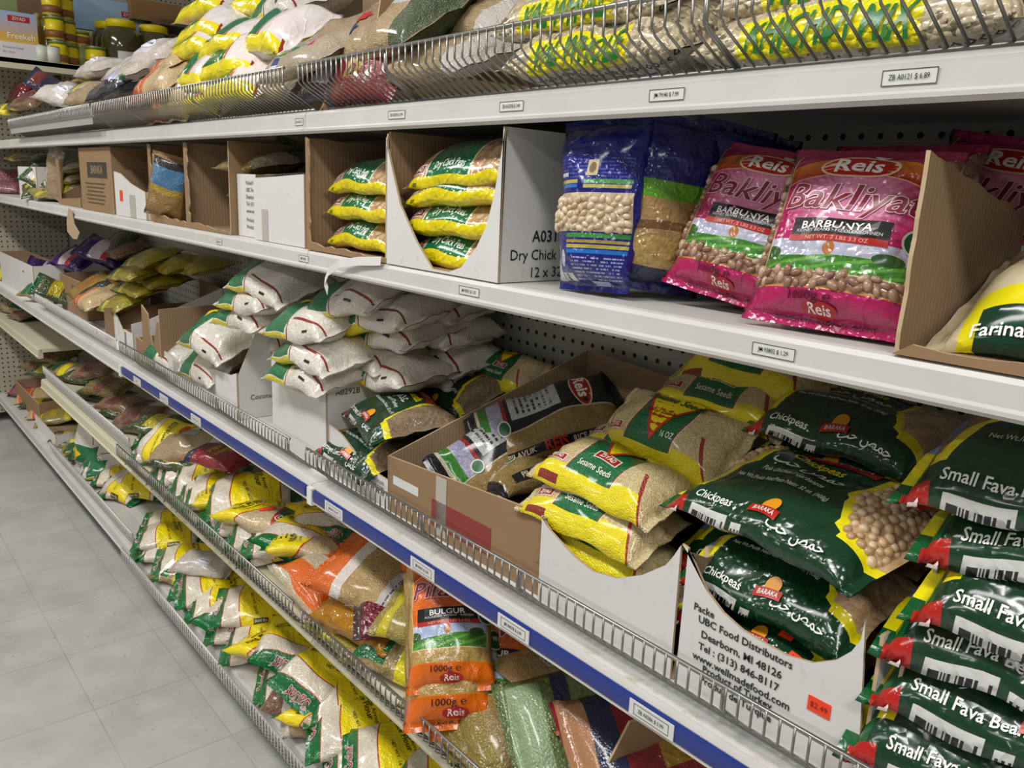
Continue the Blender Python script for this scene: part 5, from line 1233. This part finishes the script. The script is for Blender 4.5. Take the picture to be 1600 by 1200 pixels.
carton('white_carton', 'small white carton with a printed edge in front of the ragged brown one', -1.34, -1.245, .045, .20, ZC + .001, .08, .06, M_WCARD, group='white cartons on the shelves', frect=[(.018, .05, .018, .05, ink('#8a8782'))])
mg = 'mung bean bags in the third bay'
for i, (u, w, y, rz, ro, pi, lab) in enumerate((
    (235, 405, .20, 6, 22, -6, 'olive and yellow mung bean bag topmost of the stack in the third bay'), (275, 412, .25, 0, 16, 0, 'olive mung bean bag beside the topmost one of the third bay stack'), (330, 415, .33, -4, 12, 0, 'olive mung bean bag deepest in the third bay, by the pegboard'),
    (215, 425, .16, 4, 16, -4, 'olive mung bean bag second down in the third bay stack'), (250, 438, .22, 2, 10, 0, 'olive mung bean bag midway down in the third bay stack'), (225, 448, .18, 3, 14, 0, 'plump olive mung bean bag lower in the third bay stack'), (195, 472, .14, 4, 22, -6, 'green and yellow mung bean bag lowest, above the grey-white carton rim'))):
    putA('yelo', u, w, y, lab, rz, ro, pi, cat='bag of beans', group=mg, name='mung_bean_bag', sc=1.1)
for i, (q, u, w, y, rz, ro, pi, lab, sc) in enumerate((
    ('ging', 145, 450, .12, -6, 30, 4, 'amber pack with dark labels lying slantwise in the third bay', 1.15), ('torg', 150, 468, .10, 0, 20, 0, 'pack with a red stripe under the amber pack', .9), ('purp', 165, 395, .26, 30, 30, 20, 'purple pack standing up against the grey panel', 1.1), ('dgrn', 195, 378, .34, 0, 30, 0, 'dark green pack highest at the back of the third bay', 1.1), ('brn', 205, 392, .33, 0, 20, 0, 'brown pack below the dark green one at the back', 1.1),
    ('purp', 118, 405, .20, 14, 30, 8, 'purple and white pack lying over the brown carton in the end bay', 1.1), ('purp', 75, 425, .14, 60, 30, 30, 'purple pack end poking out beside the white end panel', .9), ('seed', 68, 465, .07, 30, 30, 10, 'yellow and brown pack spilling toward the fence in the end bay', .9), ('dgrn', 92, 470, .08, 50, 40, 30, 'green leafy pack hanging over the fence in the end bay', .9), ('seed', 2, 440, .06, 30, 30, 0, 'yellow pack at the far end of the middle shelf', .9))):
    putA(q, u, w, y, lab, rz, ro, pi, sc=sc, cat='pack of pulses')
carton('brown_carton', 'brown carton with a dark red print inside, under the purple pack in the end bay', -2.42, -2.02, .10, .33, ZC + .001, .14, .15, M_BCARD, group='brown cartons on the shelves', frect=[(.28, .09, .18, .05, ink('#5c231c'))])
carton('white_carton', 'white carton standing on edge at the far end of the middle shelf', -3.40, -2.62, .04, .16, ZC + .001, .15, .15, M_WCARD, group='white cartons on the shelves')

# ------------------------------------------------------------------ lower shelves
rf = 'rice flour bags on the lower shelves'
TD, TE = ZD + .0, ZE
def low(P, u, w, z, lab, rz=0, roll=0, pitch=0, group=None, cat='bag of food', sc=1., M=None):
    P = P if isinstance(P, Proto) else Q[P]
    deck = ZD if z > .42 else ZE
    if u < 60 and z > .55: deck = .60
    half = P.L * sc * .5 * abs(math.sin(R(rz))) + P.W * sc * .5 * abs(math.cos(R(rz)))
    p = at(u, w, z=z); y0 = max(half - .035, .03)
    if p.x < -1.2: y0 = half * .85 + .035
    if p.y < y0: p = at(u, w, y=y0)
    p.z = min(max(p.z, deck + P.T * sc * .42), deck + .26)
    return bag(P, P.name, lab, cat, p, M if M is not None else rotmat(rz, roll, pitch), group, sc)
BIGS = {(395, 1000), (445, 1095), (425, 815), (318, 742), (392, 772), (490, 930), (222, 792)}
A0, A1, B0, B1 = P_SA[0], P_SA[1], P_SB[0], P_SB[1]
# shelf D, second bay: yellow and green rice flour bags
for (P, u, w, z, rz, ro, pi, lab) in (
    (A0, 240, 697, .575, 60, 10, -4, 'yellow green-hemmed rice flour bag, first one past the grey fence'), (A1, 262, 728, .545, 20, 40, 0, 'green-hemmed rice flour bag on edge, tucked behind the lower fence'),
    (A0, 318, 742, .60, 62, 12, -6, 'yellow rice flour bag lying high on the lower shelf, under the blue rail'), (A1, 392, 772, .60, 62, 12, -6, 'yellow rice flour bag next along from the high one, with a red dot'),
    (A0, 268, 762, .52, 55, 16, 0, 'pale rice flour bag peeping over the lower fence'), (A1, 300, 785, .52, 60, 14, 0, 'pale rice flour bag second along behind the lower fence'), (A0, 350, 802, .545, 60, 14, 0, 'pale rice flour bag third along, under the big green one'), (A1, 330, 815, .51, 60, 14, 0, 'pale rice flour bag lowest behind the lower fence'),
    (A0, 515, 812, .56, 150, 10, 0, 'yellow rice flour bag in the shade directly under the rail clip'), (B0, 425, 815, .62, 200, 16, 0, 'green rice flour bag topmost, its brand upside down under the blue rail'), (B1, 362, 842, .57, 250, 16, 0, 'dark green rice flour bag beside the topmost green one'), (B0, 490, 860, .585, 240, 20, -10, 'rice flour bag in clear film with a pink-edged green corner'),
    (A1, 430, 872, .575, 50, 18, -4, 'yellow rice flour bag with a green edge, lying over the lower fence'), (A0, 490, 930, .585, 128, 20, 8, 'white rice flour bag with orange stickers, drooping over the fence end'), (A0, 400, 850, .51, 60, 6, 0, 'rice flour bag buried under the green pair'), (A1, 340, 765, .53, 60, 6, 0, 'rice flour bag buried under the high yellow pair'), (A0, 455, 840, .52, 60, 6, 0, 'rice flour bag buried below the topmost green one'), (A1, 450, 920, .515, 60, 6, 0, 'rice flour bag buried below the one with orange stickers')):
    o = low(P, u, w, z, lab, rz, ro, pi, rf, 'bag of flour', sc=1.22 if (u, w) in BIGS else 1.04)
    if w == 935: add_sticker(o, P, .44, .45, .026, .022, 0, ''); add_sticker(o, P, .80, .65, .02, .016, 0, '')
    if (u, w) == (425, 815): add_sticker(o, P, .46, .66, .026, .014, 30, '')
low('gry', 302, 697, .595, 'crumpled clear bag of seeds under the blue rail', 40, 20, -14, sc=.75, cat='bag of seeds')
low('dgrn', 285, 720, .55, 'dark pack in the shade under the crumpled clear bag', 30, 10, 0, cat='pack of pulses', sc=1.0)
low('redp', 345, 715, .60, 'dark reddish pack deep under the blue rail', 20, 6, 0, cat='pack of pulses', sc=.7)
# shelf D, nearest bay
low('or', 545, 905, .60, 'rice bag with orange straps standing behind the stickered flour bag', 95, 16, 6, sc=1.15, cat='bag of rice')
low('orw', 612, 915, .60, 'orange-wrapped bag with a grey text panel, under the blue rail', 18, 16, 10, sc=1.15, cat='bag of rice')
low('orw', 595, 880, .55, 'orange-wrapped bag beneath the one with the text panel', 18, 8, 0, sc=1.0, cat='bag of rice')
bag(Q['lin'], 'lentil_pack', 'brown pack with purple lettering upside down, behind the lower fence', 'bag of lentils', (.115, .062, ZD + .062), rotmat(192, -18, 2), None, 1.0)
low('yelo', 560, 1000, .50, 'yellow pack lying under the brown lettered pack', 10, 4, 0, cat='bag of lentils', sc=.9)
low('red', 622, 965, .56, 'dark red bean pack in clear film beside the brown lettered pack', 60, 14, 0, cat='bag of beans', sc=.8)
low('olive', 668, 972, .59, 'olive pack with yellow edges under the blue rail', 25, 22, 6, cat='bag of lentils', sc=.9)
low(P_CHK[0], 705, 935, .545, 'yellow-edged chick pea bag in the dark under the blue rail', 5, 14, 0, cat='bag of chickpeas', sc=.8)
bag(Q['seed'], 'seed_pack', 'pale green and yellow grain pack behind the fence below the brown lettered pack', 'bag of grain', (.245, .062, ZD + .034), rotmat(20, 12, 0), None, 1.2)
bag(Q['olive'], 'olive_lentil_pack', 'flat olive pack low behind the fence beside the orange stack', 'bag of lentils', (.40, .075, ZD + .024), rotmat(15, 8, 0), None, 1.0)
op = 'orange pilaf bulgur bags'
ZN = Vector((.55, -.42, .72)).normalized()
def at_plane(u, w, P, n):
    d = FW + RT * ((u - 800) / FPX) - UP * ((w - 600) / FPX)
    return CAMP + d * ((P - CAMP).dot(n) / d.dot(n))
_mid = at(712, 1112, z=.535)
for P, u, w, k, xd, sc, lab in ((P_RO[0], 706, 1040, .045, (-.62, .38, .68), .80, 'orange pilaf bulgur bag topmost of its stack, end to the aisle'), (P_RO[0], 712, 1118, 0., (-.60, .36, .70), .92, 'orange pilaf bulgur bag in the middle of its stack, corner over the fence'),
        (P_RO[1], 752, 1175, -.040, (-.50, .52, .68), .92, 'orange pilaf bulgur bag lowest of its stack, drooping over the fence')):
    x = Vector(xd).normalized()
    bag(P, 'pilaf_bulgur_bag', lab, 'bag of bulgur', at_plane(u, w, _mid + ZN * k, ZN) + x * (P.L * sc * .5 - .02), axmat(xd, ZN), op, sc)
low('bulA', 838, 1120, .555, 'tan bulgur pack beside the orange pilaf stack', 75, 16, -10, cat='bag of bulgur', sc=1.0)
low('orw', 868, 1072, .58, 'orange pack end in the shade behind the tan bulgur pack', 170, 10, 0, cat='bag of bulgur', sc=.9)
p = at(890, 1130, y=.10)
panel(tag(empty('card_divider', (.70, .02, ZD + .004)), 'brown card divider leaning beside the green bulgur pack', 'card'), 'card_sheet', (0, .0, 0), (.30, .95, 0), (.22, 0, 1), [(0, 0), (.32, 0), (.32, .2), (.04, .2)], M_BCARD, M_KRAFT)
low('bulG', 945, 1130, .60, 'green bulgur pack leaning on the card divider under the blue rail', 70, 30, -6, cat='bag of bulgur', sc=1.05)
low('redp', 1050, 1160, .60, 'red bulgur pack beside the green one under the blue rail', 70, 26, -6, cat='bag of bulgur', sc=1.05)
low('redp', 1010, 1230, .54, 'red bulgur pack below the upright red one', 70, 20, -6, cat='bag of bulgur', sc=1.05)
low('bulA', 800, 1230, .52, 'tan bulgur pack low behind the fence, beside the orange stack', 70, 10, 0, cat='bag of bulgur', sc=1.0)
# shelf D, third bay: mixed herb packs
hb = 'mixed packs behind the grey fence'
for i, (q, u, w, z, rz, ro, pi, sc, lab) in enumerate((
    ('dgrn', 70, 545, .60, 30, 20, 0, 1.1, 'dark pack with a yellow edge at the start of the grey fence'), ('herb', 60, 525, .62, 20, 10, 0, 1.1, 'brown pack above the yellow-edged dark one'), ('seed', 50, 568, .56, 60, 20, 20, 1.0, 'green pack hanging over the cream lip'), ('herb', 88, 562, .585, 30, 20, 0, 1.1, 'clear pack of herbs with green corners behind the grey fence'),
    ('seed', 108, 585, .56, 20, 14, 0, 1.1, 'green and yellow pack just behind the grey fence'), ('brn', 150, 578, .60, 40, 20, -6, 1.1, 'clear brown pack high behind the grey fence'), ('herb', 168, 605, .58, 30, 20, 0, 1.1, 'green clear pack midway along the grey fence'), ('brn', 190, 632, .575, 30, 10, 0, 1.1, 'rust brown pack past midway along the grey fence'), ('brn', 218, 655, .585, 40, 20, -8, 1.1, 'clear dark pack with a reddish label near the fence end'), ('dgrn', 252, 665, .57, 30, 10, 0, 1.2, 'dark green flat pack under the blue rail at the fence end'), ('brn', 215, 680, .53, 30, 12, 0, .9, 'reddish brown pack low at the fence end'),
    ('dgrn', 130, 610, .53, 30, 6, 0, 1.2, 'dark pack low behind the grey fence, first of three'), ('dgrn', 165, 640, .52, 30, 6, 0, 1.2, 'dark pack low behind the grey fence, second of three'), ('dgrn', 200, 668, .515, 30, 6, 0, 1.2, 'dark pack low behind the grey fence, third of three'))):
    low(q, u, w, z, lab, rz, ro, pi, hb, 'pack of herbs', sc * .85)
for i, (q, u, w, z, rz, lab) in enumerate((('gry', 18, 520, .66, 10, 'tan pack topmost at the end of the lower shelf'), ('brn', 28, 545, .63, 20, 'brown pack second at the end of the lower shelf'), ('gry', 10, 565, .63, 10, 'tan pack at the end of the lower shelf, near its lip'), ('brn', 40, 500, .66, 10, 'brown pack deepest at the end of the lower shelf'))):
    low(q, u, w, z, lab, rz, 14, 0, 'packs at the end of the lower shelf', 'pack of herbs', .9)
# shelf E
carton('brown_carton', 'brown carton at the far end of the bottom shelf', -3.45, -2.9, .06, .36, ZE + .001, .10, .12, M_BCARD, group='brown cartons on the shelves')
carton('white_carton', 'white carton lying low on the bottom shelf by the orange packs', -2.88, -2.46, .04, .37, ZE + .001, .06, .09, M_WCARD, group='white cartons on the shelves', left=False)
for i, (q, u, w, z, rz, ro, pi, sc, lab) in enumerate((
    ('pnk', 18, 578, .33, 30, 10, 0, 1.2, 'pink and red pack heaped in the far bottom carton'), ('purp', 12, 605, .27, 50, 30, 0, 1.0, 'blue pack hanging over the far bottom carton'), ('ging', 20, 628, .21, 30, 40, 0, .8, 'yellow pack on the lip of the bottom shelf'),
    ('torg', 62, 642, .235, 62, 20, -8, 1.0, 'orange and yellow pack in the white bottom carton'), ('dgrn', 80, 650, .225, 62, 6, 0, 1.2, 'dark pack lying between the two orange ones on the bottom shelf'), ('torg', 84, 660, .215, 66, 10, 0, 1.0, 'orange pack second along the bottom shelf'), ('dgrn', 66, 672, .19, 62, 8, 0, 1.1, 'dark pack at the front of the white bottom carton'),
    ('olive', 92, 690, .235, 70, 14, -10, 1.2, 'pale green pouch jutting out over the bottom shelf lip'), ('gry', 120, 693, .22, 70, 10, 0, .7, 'silvery clear pack next to the pale green pouch'), ('yelo', 132, 700, .225, 66, 10, 0, .95, 'yellow-topped dark pack on the bottom shelf'), ('dgrn', 140, 712, .20, 66, 10, 0, 1.0, 'dark green pack under the yellow-topped one'), ('dgrn', 112, 712, .19, 60, 10, 0, 1.0, 'green pack low beside the clear bottom fence'), ('seed', 118, 735, .19, 60, 14, 0, .9, 'yellow and orange pack before the coconut pair on the bottom shelf'))):
    low(q, u, w, z, lab, rz, ro, pi, 'mixed packs on the bottom shelf', 'pack of pulses', sc * .8)
low(P_COC[0], 146, 758, .24, 'coconut bag standing on end at the front of the bottom shelf', group=cg, cat='bag of coconut', M=axmat((-.1, .2, .95), (.3, -.8, .3)))
low(P_COC[1], 172, 725, .255, 'coconut bag lying behind the standing one on the bottom shelf', 60, 20, -20, cg, 'bag of coconut')
low(P_COC[2], 180, 742, .22, 'coconut bag under the lying one on the bottom shelf', 60, 10, -6, cg, 'bag of coconut')
for (P, u, w, z, rz, ro, pi, lab) in (
    (A0, 190, 755, .25, 62, 8, 0, 'green-hemmed rice flour bag under the lower shelf, beside the coconut bags'), (A1, 205, 770, .23, 62, 12, 0, 'yellow and white rice flour bag second beside the coconut bags'), (A0, 222, 792, .235, 42, 18, -6, 'bright yellow rice flour bag fanned over its pile on the bottom shelf'), (A1, 205, 812, .205, 20, 20, 0, 'yellow rice flour bag with its green end to the floor, under the fanned one'),
    (A0, 270, 815, .235, 62, 4, 0, 'topmost of the flat rice flour stack on the bottom shelf'), (A0, 265, 838, .215, 62, 3, 0, 'second of the flat rice flour stack on the bottom shelf'), (A0, 272, 860, .20, 62, 3, 0, 'third of the flat rice flour stack on the bottom shelf'), (A0, 270, 888, .185, 62, 3, 0, 'lowest of the flat rice flour stack on the bottom shelf'),
    (A1, 268, 922, .215, 60, 14, 0, 'yellow rice flour bag after the flat stack, next to the bottom fence'), (A1, 335, 912, .225, 70, 12, 0, 'yellow rice flour bag creased beside the clear round bag'), (A0, 300, 950, .22, 62, 14, 0, 'yellow rice flour bag with its end over the bottom fence'), (A0, 355, 940, .24, 60, 14, -4, 'green-striped rice flour bag behind the big white one'),
    (A0, 395, 1000, .265, 118, 14, -6, 'large white rice flour bag with a yellow band, lying open on the bottom shelf'), (A1, 465, 1005, .25, 140, 20, 0, 'green-hemmed rice flour bag behind the large white one'), (A0, 400, 945, .23, 60, 10, 0, 'rice flour bag in shade behind the large white one'),
    (B0, 445, 1095, .26, 200, 18, 2, 'yellow and green rice flour bag with its brand upside down, by the bottom fence'), (A1, 415, 1055, .22, 60, 8, 0, 'yellow rice flour bag under the upside-down green one'), (A1, 515, 1050, .265, 110, 20, -10, 'yellow rice flour bag standing behind the upside-down green one'), (A0, 555, 1085, .235, 60, 10, 0, 'white rice flour bag at the back under the lower fence'), (A1, 560, 1130, .235, 60, 14, 0, 'yellow rice flour bag with a green curve beneath it'), (B1, 520, 1120, .20, 200, 10, 0, 'dark green bag corner under the yellow curve'),
    (A0, 620, 1180, .225, 60, 10, 0, 'yellow rice flour bag at the lowest corner of view'), (A1, 700, 1220, .225, 60, 8, 0, 'rice flour bag beyond the lowest corner bag'), (A0, 585, 1230, .20, 60, 10, 0, 'rice flour bag in front of the lowest corner bag'), (A1, 470, 1060, .19, 60, 4, 0, 'rice flour bag buried beneath the standing yellow one'), (A0, 330, 985, .19, 60, 4, 0, 'rice flour bag buried before the large white one'), (A0, 390, 1035, .185, 60, 4, 0, 'rice flour bag buried below the large white one')):
    o = low(P, u, w, z, lab, rz, ro, pi, rf, 'bag of flour', sc=1.22 if (u, w) in BIGS else 1.04)
    if (u, w) == (445, 1095): add_sticker(o, P, .46, .66, .026, .014, 30, '')
low('rice', 322, 882, .25, 'rounded clear bag of grain on the flat flour stack', 40, 10, 0, cat='bag of grain', sc=.55)
low('brn', 480, 1180, .21, 'clear brown grain pack low beside the bottom fence', 30, 10, 0, cat='bag of grain', sc=1.0)
low('gry', 525, 1190, .22, 'crumpled clear bag end low beside the brown grain pack', 60, 10, 0, cat='bag of grain', sc=.7)
low('seed', 290, 905, .20, 'pale pack with a red and green flag between the flour bags', 30, 8, 0, cat='bag of grain', sc=1.0)
# ------------------------------------------------------------------ rest every pouch on its shelf, clear of deck, back panel and wall
bpy.context.view_layer.update()
def level(x, z):
    d = [(ZE, .43), (.60 if x < -2.44 and z > .5 else ZD, .733), (ZC, 1.170), (ZB, 1.398), (ZA, 9.)]
    best = d[0]
    for k in d:
        if z > k[0] - .03: best = k
    return best
for o in POUCHES:
    M = o.matrix_world
    P = [M @ v.co for v in o.data.vertices]
    xs, ys, zs = [p.x for p in P], [p.y for p in P], [p.z for p in P]
    cx = o.location.x
    deck, under = level(cx, (min(zs) + max(zs)) / 2)
    t = Vector((0, 0, 0))
    back = .383
    if max(ys) > back: t.y = back - max(ys)
    front = -.012 if deck in (ZE, ZD, .60) else -.03
    if cx > -1.2 and deck in (ZE, ZD): front = -.031
    if o.name.startswith('pilaf_bulgur'): front = -.10
    if -2.44 < cx < -1.2 and deck in (ZE, ZD): front = .023
    if min(ys) + t.y < front and deck < ZC: t.y = min(front - min(ys), .08)
    if max(zs) > under - .002: t.z = under - .002 - max(zs)
    if min(zs) + t.z < deck + .0015: t.z = deck + .0015 - min(zs)
    if min(xs) < -3.585: t.x = -3.585 - min(xs)
    o.location = o.location + t
bpy.context.view_layer.update()
